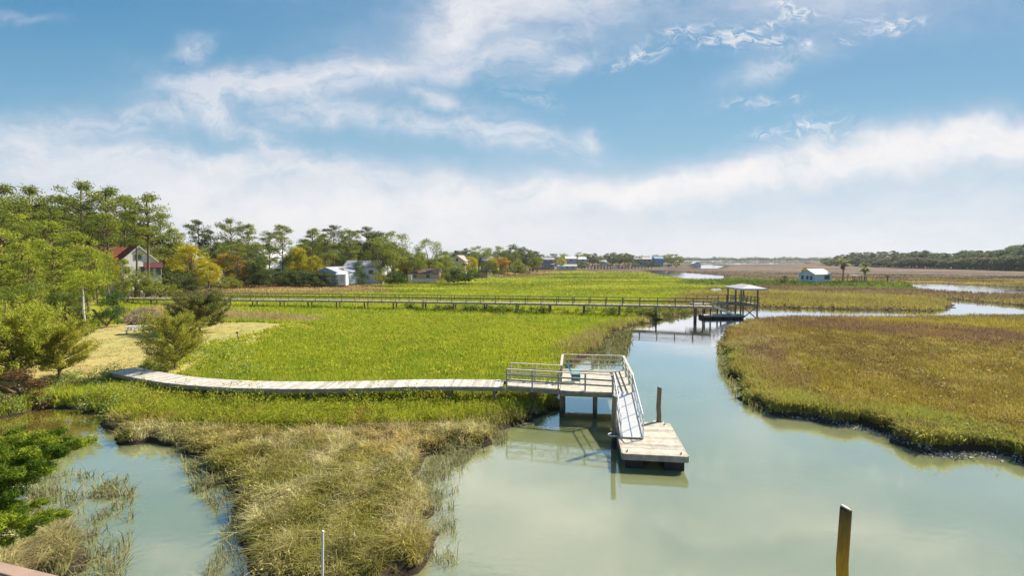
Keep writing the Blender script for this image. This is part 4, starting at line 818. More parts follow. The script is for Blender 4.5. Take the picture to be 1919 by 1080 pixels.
# fences and low walls along the far edge of the lawns
q = D(900, 522.5, 195); t = thing('fence', 'short brown board fence with a white gate post pair at its right end', 'fence', (q[0], q[1], .9)); mb = MB()
for i in range(22): mb.box((q[0]-2.4+i*.24, q[1], 1.75), (.225, .06, 1.8), jit((.36, .24, .18), .15))
mb.build('board_panel', M_WOOD, t)
for dx in (3.1, 4.5): MB().box((q[0]+dx, q[1], 1.95), (.42, .3, 2.3), (.75, .68, .60)).build('gate_post', M_PAINT, t)
q = D(769, 528, 164); t = thing('garden_wall', 'low white garden wall and pier below the trunks right of the ranch house', 'wall', (q[0], q[1], 1)); MB().box((q[0]-.1, q[1], 2.1), (1.2, .5, 2.4), (.72, .66, .6)).build('pier', M_PAINT, t); MB().box((q[0]+4.8, q[1]+.2, 1.3), (8.2, .3, .9), (.66, .62, .54)).build('low_wall', M_PAINT, t)
q = D(480, 524, 152); t = thing('jetty', 'small pinkish jetty at the foot of the dark cedar', 'jetty', (q[0], q[1], .9)); mb = MB()
q = D(540, 522, 150); mb.box((q[0], q[1], 2.0), (3.2, 1.4, .12), (.5, .40, .36)); mb.build('decking', M_WOOD, t)
for dx in (-1.4, 0, 1.4): MB().box((q[0]+dx, q[1]-.6, 1.4), (.14, .14, 2.0), (.4, .33, .3)).build('post', M_WOOD, t)

# far little docks and a moored boat
def small_dock(px, py, d, L, label):
    q_ = D(px, py, d); x, y = q_[0], q_[1]; t = thing('small_dock', label, 'dock', (x, y, 0)); n = int(L/2.5); mb = MB()
    for i in range(n*2): mb.box((x-L/2+L*(i+.5)/(n*2), y, 1.9), (L/(n*2)-.05, 2.0, .15), jit((.55, .47, .38), .15))
    mb.build('decking', M_WOOD, t)
    for i in range(n+1):
        for dy in (-1.1, 1.1): MB().box((x-L/2+L*i/n, y+dy, 1.2), (.3, .3, 3.6), jit((.24, .17, .12), .2)).build('piling', M_PILE, t)
small_dock(1150, 501, 400, 30, 'brown far dock on many posts behind the green marsh')
small_dock(1120, 503, 380, 20, 'short pale far dock left of the moored boat')
small_dock(1190, 503.5, 385, 26, 'thin far dock stretching toward the bright creek')
q = D(1152, 500, 395); x, y = q[0], q[1]; t = thing('motor_boat', 'small white motor boat with a raised cabin at the far docks', 'boat', (x, y, 0)); mb = MB()
mb.add([(x-3, y-1, 1.3), (x+2.2, y-1, 1.3), (x+3.8, y, 1.5), (x+2.2, y+1, 1.3), (x-3, y+1, 1.3), (x-2.8, y-.6, 0), (x+1.8, y-.5, 0), (x+2.8, y, .2), (x+1.8, y+.5, 0), (x-2.8, y+.6, 0)],
       [(0, 1, 2, 3, 4), (9, 8, 7, 6, 5), (0, 5, 6, 1), (1, 6, 7, 2), (2, 7, 8, 3), (3, 8, 9, 4), (4, 9, 5, 0)], (.8, .8, .78)); mb.build('hull', M_PAINT, t)
MB().box((x-.2, y, 2.3), (2.2, 1.5, 2.0), (.78, .78, .76)).build('cabin', M_PAINT, t); MB().tube([(x-.2, y, 3.3), (x-.2, y, 5.2)], .08, (.7, .7, .7), 6).build('mast', M_METAL, t)
#PART3
# ------------------------------------------------------------------ trees
def clumps_mesh(cl, per, s, pal, shade=.16, flat=.0, asp=.45):
    """leaf faces spread through clump ellipsoids (c, (rx, ry, rz), weight, optional direction)"""
    P, C, S = [], [], []
    for k in cl:
        c, rad, wgt = k[0], k[1], k[2]; n = max(6, int(per*wgt)); q = rng.normal(0, 1, (n, 3)); q /= np.linalg.norm(q, axis=1)[:, None]; q *= (rng.uniform(.08, 1, n)**.5)[:, None]
        lump = 1+.25*np.sin(q[:, 0]*7+c[0]*3)*np.cos(q[:, 1]*6+c[1]*2)
        p = q*np.array(rad)*lump[:, None]
        if len(k) > 3:                     # stretched along a direction
            d = np.array(k[3]); d = d/np.linalg.norm(d); p += d[None]*rng.uniform(-1, 1, (n, 1))*k[4]
        P.append(p+np.array(c)); t = np.clip(rng.normal(.45, .33), 0, 1); base = np.array(pal[0])*(1-t)+np.array(pal[1])*t
        col = base[None]*(1+rng.normal(0, shade, n))[:, None]; m_ = rng.uniform(0, 1, n) < .10; col[m_] = np.array(pal[2]); C.append(col); S.append(s*rng.uniform(.6, 1.35, n))
    return leaf_faces(np.vstack(P), np.concatenate(S), np.vstack(C), flat, asp)
def trunk_mb(pts, rad, col, n=8): return MB().tube(pts, rad, col, n)
def tree_proto(name, h, kind, pal, seed, bark=(.20, .14, .10), dens=1.0, leaf=.2):
    global rng
    random.seed(seed); rng = np.random.default_rng(seed); r = random.uniform
    t = thing(name, 'x', 'tree'); mb = MB(); cl = []
    if kind in ('pine', 'pine_full', 'pine_thin', 'pine_young'):
        bx, by = r(-.03, .03)*h, r(-.03, .03)*h; ax = [Vector((bx*math.sin(k/9*2.6)+by*.3*math.sin(k/9*5), by*math.sin(k/9*2.2), h*.97*k/9)) for k in range(10)]
        mb.tube(ax, [h*.013*(1-.8*k/9)+.03 for k in range(10)], bark, 7)
        cz, rx, rz_, n = {'pine': (.775, .20, .20, 30), 'pine_full': (.64, .20, .33, 46), 'pine_thin': (.80, .145, .17, 22), 'pine_young': (.60, .22, .38, 64)}[kind]
        for i in range(n):
            u_ = r(-.9, 1) if kind != 'pine_full' else r(-1, 1); a = i*2.4+r(-.6, .6); q2 = math.sqrt(max(0, 1-u_*u_))*r(.35, 1.12)+.06; q2 *= (1 if u_ > -.3 else 1.0+u_*.3)
            tip = Vector((ax[8].x+math.cos(a)*q2*rx*h, ax[8].y+math.sin(a)*q2*rx*h, h*(cz+u_*rz_))); L = q2*rx*h; zb = max(h*.3, tip.z-L*r(.25, .7)-h*.02); f = min(.98, zb/(h*.97)); j = min(8, int(f*9)); base = ax[j].lerp(ax[j+1], f*9-j)
            mid = base.lerp(tip, .55)+Vector((0, 0, -L*.08)); mb.tube([base, mid, tip], [h*.0055, h*.0038, h*.0015], bark, 5, cap=False)
            rr_ = h*(r(.038, .076) if kind != 'pine_young' else r(.034, .055)); fl = r(.5, .85) if kind != 'pine_young' else r(.7, 1.1); cl.append((tuple(tip), (rr_*1.3, rr_*1.3, rr_*fl), 1))
        for i in range(0 if kind in ('pine_full', 'pine_young') else 3):      # bare lower limbs
            f = r(.38, .6); j = min(8, int(f*9)); base = ax[j].lerp(ax[j+1], f*9-j); a = r(0, 6.28); L = h*r(.06, .13); tip = base+Vector((math.cos(a)*L, math.sin(a)*L, L*.35)); mb.tube([base, tip], [h*.004, h*.0015], bark, 5, cap=False)
            if i == 0: cl.append((tuple(tip), (h*.05, h*.05, h*.028), .8))
        for i in range(3): cl.append((tuple(ax[-1]+Vector((r(-.05, .05)*h, r(-.05, .05)*h, -r(0, .05)*h))), (h*.06, h*.06, h*.03), 1))
        per = 125*dens
    elif kind in ('broad', 'oak'):
        th = h*(.28 if kind == 'broad' else .36); mb.tube([(0, 0, 0), (r(-.2, .2), r(-.2, .2), th*.6), (r(-.3, .3), 0, th)], [h*.03, h*.022, h*.018], bark, 8)
        W = h*(.40 if kind == 'broad' else .43); cz = h*.60
        for i in range(44 if kind == 'broad' else 36):
            u_ = r(-1, 1); a = r(0, 6.283); rad = math.sqrt(1-u_*u_)*r(.55, 1)**.5; p = Vector((math.cos(a)*rad*W*.8, math.sin(a)*rad*W*.8, cz+u_*h*.31)); s_ = h*r(.07, .125); cl.append((tuple(p), (s_*1.15, s_*1.15, s_*.75), 1))
            if i % 4 == 0: mb.tube([(0, 0, th*.95), Vector((0, 0, th)).lerp(p, .5)+Vector((0, 0, h*.03)), p], [h*.012, h*.007, h*.002], bark, 5, cap=False)
        per = 120*dens
    elif kind == 'bush':
        for i in range(4): a = r(0, 6.28); mb.tube([(0, 0, 0), (math.cos(a)*h*.3, math.sin(a)*h*.3, h*.5)], [h*.03, h*.012], bark, 5)
        for i in range(26): a = r(0, 6.283); q_ = r(0, 1)**.5; z = r(.12, .9); w_ = math.sqrt(max(.05, 1-(max(0, z-.25)/.78)**2)); s_ = h*r(.12, .2); cl.append(((math.cos(a)*q_*w_*h*.62, math.sin(a)*q_*w_*h*.62, z*h), (s_, s_, s_*.8), 1))
        per = 120*dens
    elif kind in ('cedar', 'juniper'):       # near trees: rising sprays of fine foliage
        mb.tube([(0, 0, 0), (h*.02, 0, h*.3), (-h*.02, h*.02, h*.62), (0, 0, h*.9)], [h*.028, h*.022, h*.013, h*.004], bark, 9)
        nb = 74 if kind == 'cedar' else 84; W = .60 if kind == 'cedar' else .52
        for i in range(nb):
            f = .10+.82*(i+.5)/nb; a = i*2.4+r(-.4, .4); pr = math.sin(min(1, .26+f*.70)*math.pi)**.55; L = h*W*pr*r(.7, 1.12); base = Vector((0, 0, h*f*.72)); rise = r(.18, .6)+f*.45
            tip = base+Vector((math.cos(a)*L, math.sin(a)*L, L*rise)); tip.z = min(tip.z, h*.99); mid = base.lerp(tip, .5)-Vector((0, 0, L*.05)); mb.tube([base, mid, tip], [h*.009, h*.005, h*.002], bark, 5, cap=False)
            d = tip-base
            for q_ in (.45, .68, .88, 1.02):
                p = base+d*q_+Vector((r(-1, 1), r(-1, 1), r(-.5, .8)))*h*.035; s_ = h*r(.045, .075); dd = d+Vector((r(-1, 1), r(-1, 1), r(0, 1)))*L*.35; cl.append((tuple(p), (s_, s_, s_*.8), 1, tuple(dd), s_*1.1))
        per = 80*dens
    v, f, sz, c = clumps_mesh(cl, per, leaf, pal, flat=.2)
    mb.build('trunk', M_BARK, t); raw_mesh('crown', v, f, sz, c, M_LEAF, t)
    t['h'] = h; return t
PG = ((.20, .245, .035), (.42, .44, .055), (.09, .11, .025)); PB = ((.27, .34, .03), (.52, .53, .05), (.13, .16, .03)); PD = ((.08, .115, .03), (.18, .22, .045), (.05, .07, .02))
PF = ((.13, .165, .085), (.27, .29, .11), (.08, .10, .055)); PY = ((.66, .58, .03), (.56, .48, .04), (.34, .32, .04)); PO = ((.62, .34, .04), (.52, .42, .05), (.34, .18, .04)); PJ = ((.36, .38, .04), (.52, .48, .07), (.18, .14, .04)); PM = ((.24, .29, .04), (.36, .38, .055), (.15, .13, .035))
PR = {
 'pine_a': tree_proto('pine_tree', 22, 'pine', PG, 1), 'pine_b': tree_proto('pine_tree', 22, 'pine_thin', PG, 2), 'pine_c': tree_proto('pine_tree', 22, 'pine_full', PM, 3),
 'pine_d': tree_proto('pine_tree', 14, 'pine_young', PB, 4, dens=.85, leaf=.14), 'pine_e': tree_proto('pine_tree', 14, 'pine_young', PB, 14, dens=.85, leaf=.14), 'pine_f': tree_proto('pine_tree', 22, 'pine', PD, 5), 'pine_g': tree_proto('pine_tree', 22, 'pine_full', PG, 6),
 'oak_a': tree_proto('oak_tree', 14, 'oak', PG, 7), 'oak_b': tree_proto('oak_tree', 14, 'broad', PD, 8), 'oak_c': tree_proto('oak_tree', 14, 'broad', PM, 28), 'yellow': tree_proto('autumn_tree', 9, 'broad', PY, 9, leaf=.15, dens=1.4), 'orange': tree_proto('autumn_tree', 9, 'broad', PO, 10, leaf=.15, dens=1.3),
 'bush_d': tree_proto('shrub', 4, 'bush', PD, 11, leaf=.12), 'bush_g': tree_proto('shrub', 4, 'bush', PM, 12, leaf=.12), 'bush_y': tree_proto('shrub', 4, 'bush', PJ, 13, leaf=.12),
 'far_a': tree_proto('oak_tree', 14, 'oak', PF, 15, leaf=.34, dens=.5), 'far_b': tree_proto('oak_tree', 14, 'broad', PF, 16, leaf=.34, dens=.5), 'far_c': tree_proto('pine_tree', 16, 'pine', PF, 17, leaf=.34, dens=.5),
}
used = set()
def where(px):
    for lim, txt in ((0, 'outside the left edge'), (90, 'at the far left edge'), (190, 'left of the white house'), (300, 'behind the white house'), (370, 'around the bright yellow tree'), (450, 'behind the orange trees'), (530, 'behind the tall dark cedar bush'),
                     (610, 'between the cedar bush and the blue garage'), (720, 'behind the ranch house'), (790, 'around the big round tree'), (860, 'around the lone round crown'), (930, 'behind the pink gable')):
        if px < lim: return txt
    return 'in the centre treeline'
def where2(px):
    for lim, txt in ((1600, 'low end behind the white hut'), (1650, 'behind the two palms'), (1720, 'behind the bushy post'), (1790, 'above the far right creek'), (1860, 'middle right stretch'), (1919, 'at the right edge')):
        if px < lim: return txt
    return 'outside the right edge'
def plant(key, x, y, z, s, label, group=None, cat='tree', rz=None, sx=1.0):
    src = PR[key]; o = src if key not in used else copy_tree(src); used.add(key)
    o.location = (x, y, z); o.rotation_euler = (0, 0, random.uniform(0, 6.28) if rz is None else rz); o.scale = (s*sx, s*sx, s); o['label'] = label; o['category'] = cat
    if group: o['group'] = group
    elif 'group' in o: del o['group']
    return o
def pt(key, px, top, d, label, group=None, sx=1.0, cat='tree', z0=None, base=None):
    q_ = D(px, 540, d); x, y = q_[0], q_[1]; z = (1.0 if z0 is None else z0); zt = D(px, top, d)[2]; s = (zt-z)/PR[key]['h']
    return plant(key, x, y, z, s, label, group, cat, sx=sx)
random.seed(99)
# the tall pines of the left wood, each by its place
G1 = 'tall pines of the left wood'
for a in (('pine_a', 14, 345, 106, 'tall pine at the far left edge, flat crown against the sky'), ('pine_g', 44, 372, 98, 'dense pine left of the double crowned tallest pine'), ('pine_a', 72, 349, 112, 'second tall open crowned pine from the left edge'),
          ('pine_g', 105, 386, 100, 'broad dark pine in front of the tall pines at upper left'), ('pine_c', 128, 362, 122, 'dark full pine just left of the tallest pines'),
          ('pine_a', 168, 340, 116, 'tallest pine of the left wood, above the left house wing'), ('pine_a', 210, 350, 112, 'tall pine just left of the white gable'), ('pine_b', 242, 366, 118, 'slim pine above the red roof with bare lower trunk'),
          ('pine_a', 279, 362, 100, 'tall straight pine in front of the right side of the white house'), ('pine_b', 252, 402, 96, 'thin trunked pine standing in front of the white gable'), ('pine_b', 310, 400, 128, 'small crowned pine right of the tallest straight pine'),
          ('pine_c', 190, 405, 104, 'mid height pine between the left house wing and the sky'), ('pine_b', 205, 398, 92, 'dark trunked pine in front of the left house wing'), ('pine_g', 12, 392, 84, 'full pine low at the far left edge'),
          ('pine_f', 150, 400, 130, 'dark pine deep in the left wood'), ('pine_d', 328, 428, 130, 'small bright pine left of the two open crowned pines'),
          ('pine_f', 378, 411, 162, 'open crowned dark pine above the yellow tree'), ('pine_a', 432, 409, 166, 'open crowned pine right of the yellow tree'), ('pine_c', 468, 418, 165, 'leafy green pine above the orange trees'),
          ('pine_c', 530, 419, 158, 'wide green pine above the left of the middle houses'), ('pine_g', 505, 432, 172, 'green pine behind the dark cedar and white roof'), ('pine_c', 588, 426, 170, 'brownish green pine with visible trunk, middle wood'), ('pine_c', 612, 436, 160, 'tan green pine left of the ranch house'),
          ('pine_f', 628, 421, 178, 'dark pine rising behind the pale blue garage'), ('pine_g', 655, 428, 172, 'green pine above the left end of the ranch house'), ('pine_f', 690, 424, 180, 'dark pine behind the right end of the ranch house'), ('pine_f', 400, 430, 175, 'darker pine between the two open crowned pines')):
    pt(*a[:4], a[4], G1)
pt('oak_a', 737, 428, 168, 'big round dark green tree right of the ranch house', sx=1.0); pt('oak_c', 715, 440, 160, 'lower round green tree in front of the big round one'); pt('oak_b', 712, 430, 182, 'dark round tree behind the big round one')
pt('oak_a', 805, 443, 176, 'lone round crowned tree on a thin trunk right of the big round tree', sx=.95); pt('pine_e', 835, 470, 172, 'bright green leafy tree right of the lone round crown', sx=1.2); pt('oak_c', 780, 474, 170, 'small green tree under the lone round crown')
# bright mid height pines in front, at left
YP = ['bright young pine just outside the left edge of the picture', 'wide young pine cut by the left edge, under the flat crowned tall pine', 'tallest of the bright young pines near the left edge', 'low bright pine behind the top of the large juniper',
      'bright young pine below the dense pine at upper left', 'bright pine left of the slender white trunk', 'bright rounded pine under the tallest dark pines', 'narrow young pine beside the left wing of the white house', 'lowest bright pine at the left edge, above the juniper', 'small bright pine behind the olive cedar',
      'small bright pine above the dark olive cedar', 'high standing bright pine between the first two tall pines', 'farther bright pine outside the left edge', 'bright pine right behind the top of the slender tree', 'high bright pine in front of the broad dark pine']
for i, (px, top, d) in enumerate(((-150, 420, 64), (-60, 408, 70), (8, 425, 76), (40, 455, 66), (78, 448, 72), (108, 462, 66), (150, 432, 76), (182, 470, 84), (-20, 470, 58), (60, 480, 60), (120, 490, 68), (30, 400, 92), (-110, 380, 95), (165, 462, 72), (90, 412, 90))):
    pt('pine_d' if i % 2 else 'pine_e', px, top, d, YP[i], 'bright young pines at the left', sx=1.05+.2*(i % 3))
# greenery hiding the lower left of the white house
pt('pine_d', 200, 476, 88, 'bright young pine in front of the left wing of the white house', sx=1.2); pt('oak_c', 176, 484, 92, 'round green tree left of the white house', sx=1.2); pt('pine_e', 232, 484, 84, 'airy bright pine in front of the white gable left half', sx=.9); pt('oak_c', 262, 500, 96, 'low leafy tree under the white gable', sx=.9)
# autumn trees
pt('yellow', 357, 456, 118, 'bright yellow leaved tree right of the white house', sx=1.05); pt('yellow', 392, 490, 116, 'smaller yellow tree leaning right of the bright yellow one', sx=1.1)
pt('orange', 428, 472, 140, 'orange leaved tree right of the yellow trees', sx=1.15); pt('orange', 455, 484, 146, 'second orange tree, beside the dark cedar', sx=1.1); pt('orange', 195, 468, 100, 'orange brown tree beside the red roof', sx=.8)
pt('yellow', 560, 462, 160, 'gold green tree in the middle wood behind the shrubs', sx=1.0); pt('yellow', 590, 478, 156, 'low golden tree left of the pale blue garage', sx=.9); pt('yellow', 672, 478, 185, 'yellow tree peeping over the ranch house roof', sx=1.2); pt('yellow', 700, 466, 190, 'golden tree behind the right end of the ranch roof', sx=.8)
pt('orange', 758, 492, 172, 'orange shrub like tree behind the trunk of the big round tree', sx=.9); pt('orange', 940, 480, 245, 'orange tree right of the grey roofed house', sx=1.4); pt('yellow', 922, 484, 240, 'yellow tree in the centre treeline', sx=1.2); pt('orange', 995, 489, 300, 'small pinkish orange tree left of the teal wing', sx=1.4)
pt('yellow', 880, 480, 232, 'olive yellow tree right of the pink gable', sx=1.3); pt('yellow', 1053, 483, 350, 'yellow green tree right of the lavender house', sx=1.2)
pt('orange', 640, 500, 150, 'rust brown palmetto like bush left of the pale blue garage roof', sx=.7); pt('orange', 600, 505, 146, 'rusty red bush above the dark hedge', sx=1.1)
# dark shrubs along the wood's edge
for a in (('bush_d', 485, 484, 142, 'tall dark cedar bush in front of the white roof', 1.0), ('bush_d', 505, 505, 140, 'low dark bush beside the tall cedar bush', 1.2), ('bush_d', 740, 508, 146, 'dark bush right of the ranch house', 1.0),
          ('bush_d', 585, 508, 142, 'dark hedge bush left of the white shed, left one', 1.6), ('bush_d', 610, 511, 140, 'dark hedge bush nearest the white shed', 1.4), ('bush_d', 560, 505, 150, 'dark hedge bush under the golden tree', 1.4), ('bush_d', 850, 504, 156, 'low wide dark bush at the edge of the green meadow', 1.5), ('bush_d', 878, 512, 162, 'flat right end of the low wide dark bush', 1.6),
          ('bush_g', 715, 505, 148, 'brownish green bush between two dark ones', 1.2), ('bush_g', 860, 488, 190, 'mid green bush under the pink gable', 1.6), ('bush_d', 915, 490, 225, 'dark bush under the grey roofed house', 1.6), ('bush_g', 965, 484, 250, 'round olive green bush left of the pinkish orange tree', 1.5),
          ('bush_d', 1085, 490, 352, 'dark brown bush right of the low grey white building', 1.2), ('bush_d', 1222, 489, 460, 'dark bush in front of the blue house', 1.6), ('bush_d', 345, 510, 112, 'dark bush under the bright yellow tree', 1.5), ('bush_g', 275, 508, 100, 'green bush at the right corner of the white house', .9), ('bush_d', 318, 505, 115, 'dark undergrowth bush right of the white house', 1.5),
          ('bush_g', 300, 520, 98, 'low green bush at the start of the long boardwalk', 1.6), ('bush_g', 250, 524, 95, 'olive bush just behind the boardwalk start', 1.2), ('bush_d', 465, 512, 138, 'dark bush under the second orange tree', 1.5), ('bush_g', 430, 514, 132, 'olive bush under the orange trees', 1.6), ('bush_g', 395, 512, 124, 'olive bush between yellow and orange trees', 1.5)):
    pt(a[0], a[1], a[2], a[3], a[4], 'bushes along the wood edge', sx=a[5], cat='shrub')
# centre treeline
for a in (('oak_a', 898, 458, 268, 'round dark tree at the left of the centre treeline'), ('oak_a', 930, 458, 275, 'second round dark tree of the centre treeline'), ('far_b', 965, 456, 290, 'tallest grey green tree of the centre treeline'), ('far_b', 985, 461, 295, 'grey green tree right of the tallest one'),
          ('far_a', 1000, 468, 310, 'small grey green tree at the end of the tall centre trees'), ('pine_f', 872, 465, 262, 'thin tree left of the centre treeline'), ('far_c', 855, 470, 255, 'small open tree behind the pink gable'),
          ('far_b', 1110, 473, 420, 'first of three dark far trees right of the white roofs'), ('far_b', 1148, 474, 420, 'second of three dark far trees right of the white roofs'), ('far_b', 1160, 475, 425, 'close pair companion of the second dark far tree'), ('far_b', 1176, 473, 430, 'third of three dark far trees, nearest the white house'),
          ('far_a', 1078, 480, 440, 'pale small tree between the two white roofs'), ('far_a', 1125, 482, 410, 'low green tree between first and second dark far trees'), ('far_a', 1258, 483, 480, 'pale green round tree right of the blue house'), ('far_a', 1195, 480, 470, 'tree behind the white house, left'), ('far_a', 1213, 479, 490, 'tree behind the white house, right')):
    pt(*a[:5], 'far trees of the centre treeline', sx=1.15)
for i in range(44):
    px = 1008+i*6.2+random.uniform(-4, 4); back = i % 3 != 0; d = random.uniform(500, 560) if back else random.uniform(385, 410)
    pt(random.choice(('far_a', 'far_b', 'oak_c')), px, random.uniform(471, 482) if back else random.uniform(488, 494), d, 'low round tree '+('behind' if back else 'in front of')+' the far houses', 'low trees '+('behind' if back else 'in front of')+' the far houses', sx=1.5)
for i in range(22):
    px = 838+i*8+random.uniform(-4, 4); pt(random.choice(('oak_c', 'oak_b', 'far_b', 'pine_g')), px, random.uniform(468, 480), random.uniform(262, 320), 'dark leafy tree between the pink gable and the lavender house', 'trees between the pink gable and the lavender house', sx=1.35)
# infill of the wood behind
prof = [(-260, 360), (0, 362), (100, 372), (180, 380), (300, 425), (345, 452), (400, 446), (540, 446), (700, 440), (800, 470), (860, 484), (1000, 484)]
for i in range(96):
    px = -240+i*12+random.uniform(-8, 8); d = random.uniform(135, 200) if px < 820 else random.uniform(250, 330)
    if px < 320: d = random.uniform(122, 165)
    if 480 < px < 820: d = random.uniform(180, 215)
    top = np.interp(px, [p[0] for p in prof], [p[1] for p in prof])+random.uniform(2, 30); pt(random.choice(('pine_f', 'pine_g', 'oak_b', 'oak_a', 'pine_c', 'oak_c')), px, top, d, 'dark green tree deep in the wood '+where(px), 'trees deep in the left wood '+where(px), sx=random.uniform(1.0, 1.35))
for i in range(44):
    px = 335+i*11.5+random.uniform(-5, 5); top = np.interp(px, [335, 400, 700, 830], [462, 452, 450, 474])+random.uniform(0, 16)
    pt(random.choice(('oak_a', 'oak_c', 'oak_b', 'pine_g', 'oak_c')), px, top, random.uniform(188, 225), 'leafy tree filling the wood '+where(px), 'leafy trees filling the wood '+where(px), sx=random.uniform(1.1, 1.5))
for i in range(16):
    px = 535+i*5.2+random.uniform(-2, 2); pt('bush_d', px, random.uniform(506, 513), random.uniform(143, 150), 'dark hedge shrub of the row left of the blue garage', 'dark hedge left of the blue garage', sx=1.2, cat='shrub')
for i in range(60):
    px = -240+i*19+random.uniform(-6, 6)
    if 606 < px < 720 or 756 < px < 830: continue
    d = np.interp(px, [-240, 200, 430, 850, 930, 1000], [100, 118, 152, 166, 230, 330])+random.uniform(0, 14); pt(random.choice(('bush_d', 'bush_g', 'bush_d', 'bush_y')), px, random.uniform(500, 512) if px < 860 else random.uniform(496, 502), d, 'undergrowth bush at the wood edge '+where(px), 'undergrowth '+where(px), sx=1.5, cat='shrub')
# right hand wood beyond the brown marsh
rp = [(1535, 489), (1570, 479), (1620, 473), (1660, 476), (1700, 473), (1740, 472), (1780, 475), (1815, 470), (1850, 472), (1880, 466), (1905, 460), (2000, 458), (2250, 450)]
for i in range(150):
    px = 1538+i*4.6+random.uniform(-3, 3); row = i % 3; d = np.interp(px, [1540, 1700, 1919, 2250], [560, 430, 330, 260])+row*12
    top = np.interp(px, [p[0] for p in rp], [p[1] for p in rp])+random.uniform(-5, 3)+(2-row)*2.0
    key = random.choice(('far_a', 'far_a', 'far_b', 'far_c', 'far_c')); pt(key, px, top, d, 'grey green tree of the long right wood, '+where2(px), 'right wood trees, '+where2(px), sx=random.uniform(1.1, 1.5) if key != 'far_c' else 1.2, z0=.8)
for i in range(90):
    px = 1545+i*8+random.uniform(-4, 4); d = np.interp(px, [1540, 1700, 1919, 2250], [550, 420, 322, 254]); top = np.interp(px, [p[0] for p in rp], [p[1] for p in rp])*.42+500*.58-random.uniform(0, 8)
    pt(random.choice(('far_b', 'far_a')), px, top, d, 'lower front tree of the long right wood, '+where2(px), 'right wood lower trees, '+where2(px), sx=random.uniform(1.8, 2.6), z0=-.4)
for i in range(46):
    px = 1560+i*14+random.uniform(-6, 6); d = np.interp(px, [1540, 1700, 1919, 2250], [545, 415, 318, 250]); pt(random.choice(('bush_d', 'bush_g', 'bush_g', 'bush_y')), px, D(0, 0, 1)[2]*0+random.uniform(491, 499), d, 'low bush at the foot of the right wood, '+where2(px), 'right wood bushes, '+where2(px), sx=1.7, cat='shrub', z0=.6)
pt('bush_d', 1468, 516, 160, 'dark small round tree left of the white hut', sx=.7, z0=.4); pt('bush_g', 1484, 521, 162, 'low green bush just left of the white hut', sx=1.2, cat='shrub', z0=.4)
pt('orange', 1508, 499, 176, 'brownish dead palm like tree behind the left end of the white hut', sx=.6, z0=.4)

# palms
def palm(px, base, top, d, label, seed):
    global rng
    rng = np.random.default_rng(seed); random.seed(seed); q_ = D(px, base, d); x, y = q_[0], q_[1]; zt = D(px, top, d)[2]; z0 = .4; H = zt-z0; t = thing('palm_tree', label, 'palm', (x, y, z0), 'palms by the white hut')
    ck = z0+H*.74; MB().tube([(x, y, z0), (x+.1, y, z0+H*.35), (x, y, ck)], [.26, .2, .22], (.26, .19, .13), 9).build('trunk', M_BARK, t)
    cl = [((x, y, ck-H*.10), (.75, .75, H*.16), 1.0)]; v, f, sz, c = clumps_mesh(cl, 260, .24, ((.26, .18, .09), (.20, .14, .08), (.3, .24, .12))); raw_mesh('dead_fronds', v, f, sz, c, M_LEAF, t, base=(x, y, z0))
    P, Fc, C, S = [], [], [], []; n = 26; L = H*.33
    for i in range(n):
        a = i*2.4; el = random.uniform(-.5, 1.2); col = np.array((.26, .30, .07))*random.uniform(.7, 1.5)
        for j in range(14):                # fan leaflets
            aa = a+(j-6.5)*.10; l = L*random.uniform(.8, 1.05); pth = []; b0 = len(P)
            e = Vector((math.cos(aa)*math.cos(el), math.sin(aa)*math.cos(el), math.sin(el))); st_ = Vector((x, y, ck+.1))+Vector((math.cos(a)*math.cos(el), math.sin(a)*math.cos(el), math.sin(el)))*L*.45
            tip = st_+e*l-Vector((0, 0, l*.35)); sd_ = Vector((-math.sin(aa), math.cos(aa), 0))*.07; P += [tuple(st_-sd_), tuple(st_+sd_), tuple(tip)]; C += [col]*3; Fc += [b0, b0+1, b0+2]; S.append(3)
    raw_mesh('fronds', np.array(P), Fc, S, np.array(C), M_LEAF, t, base=(x, y, z0))
palm(1579, 527, 483, 168, 'taller palm tree with dead skirt right of the white hut', 3)
palm(1620, 526, 494, 169, 'shorter palm tree beside the pergola', 4)

# slender pale trunked tree at left with a bright top
tx_, ty_ = G(161, 617, 1.0); t = thing('slender_tree', 'slender tree with bare white trunk and small bright yellow green top', 'tree', (tx_, ty_, 1.0)); zt = D(158, 505, ty_)[2]
MB().tube([(tx_, ty_, .8), (tx_-.15, ty_, 3.2), (tx_-.05, ty_, zt-1.2)], [.13, .10, .05], (.62, .58, .52), 8).tube([(tx_-.1, ty_, 3.0), (tx_+.7, ty_, 3.9), (tx_+1.6, ty_-.1, 4.4)], [.05, .04, .02], (.6, .56, .5), 6).build('trunk', M_BARK, t)
rng = np.random.default_rng(5); cl = [((tx_+rng.uniform(-1.6, 1.6), ty_+rng.uniform(-1.2, 1.2), zt-rng.uniform(.3, 2.0)), (.75, .75, .35), 1) for _ in range(17)]
v, f, sz, c = clumps_mesh(cl, 130, .10, ((.34, .42, .03), (.46, .50, .05), (.3, .24, .06))); raw_mesh('crown', v, f, sz, c, M_LEAF, t, base=(tx_, ty_, 1.0))

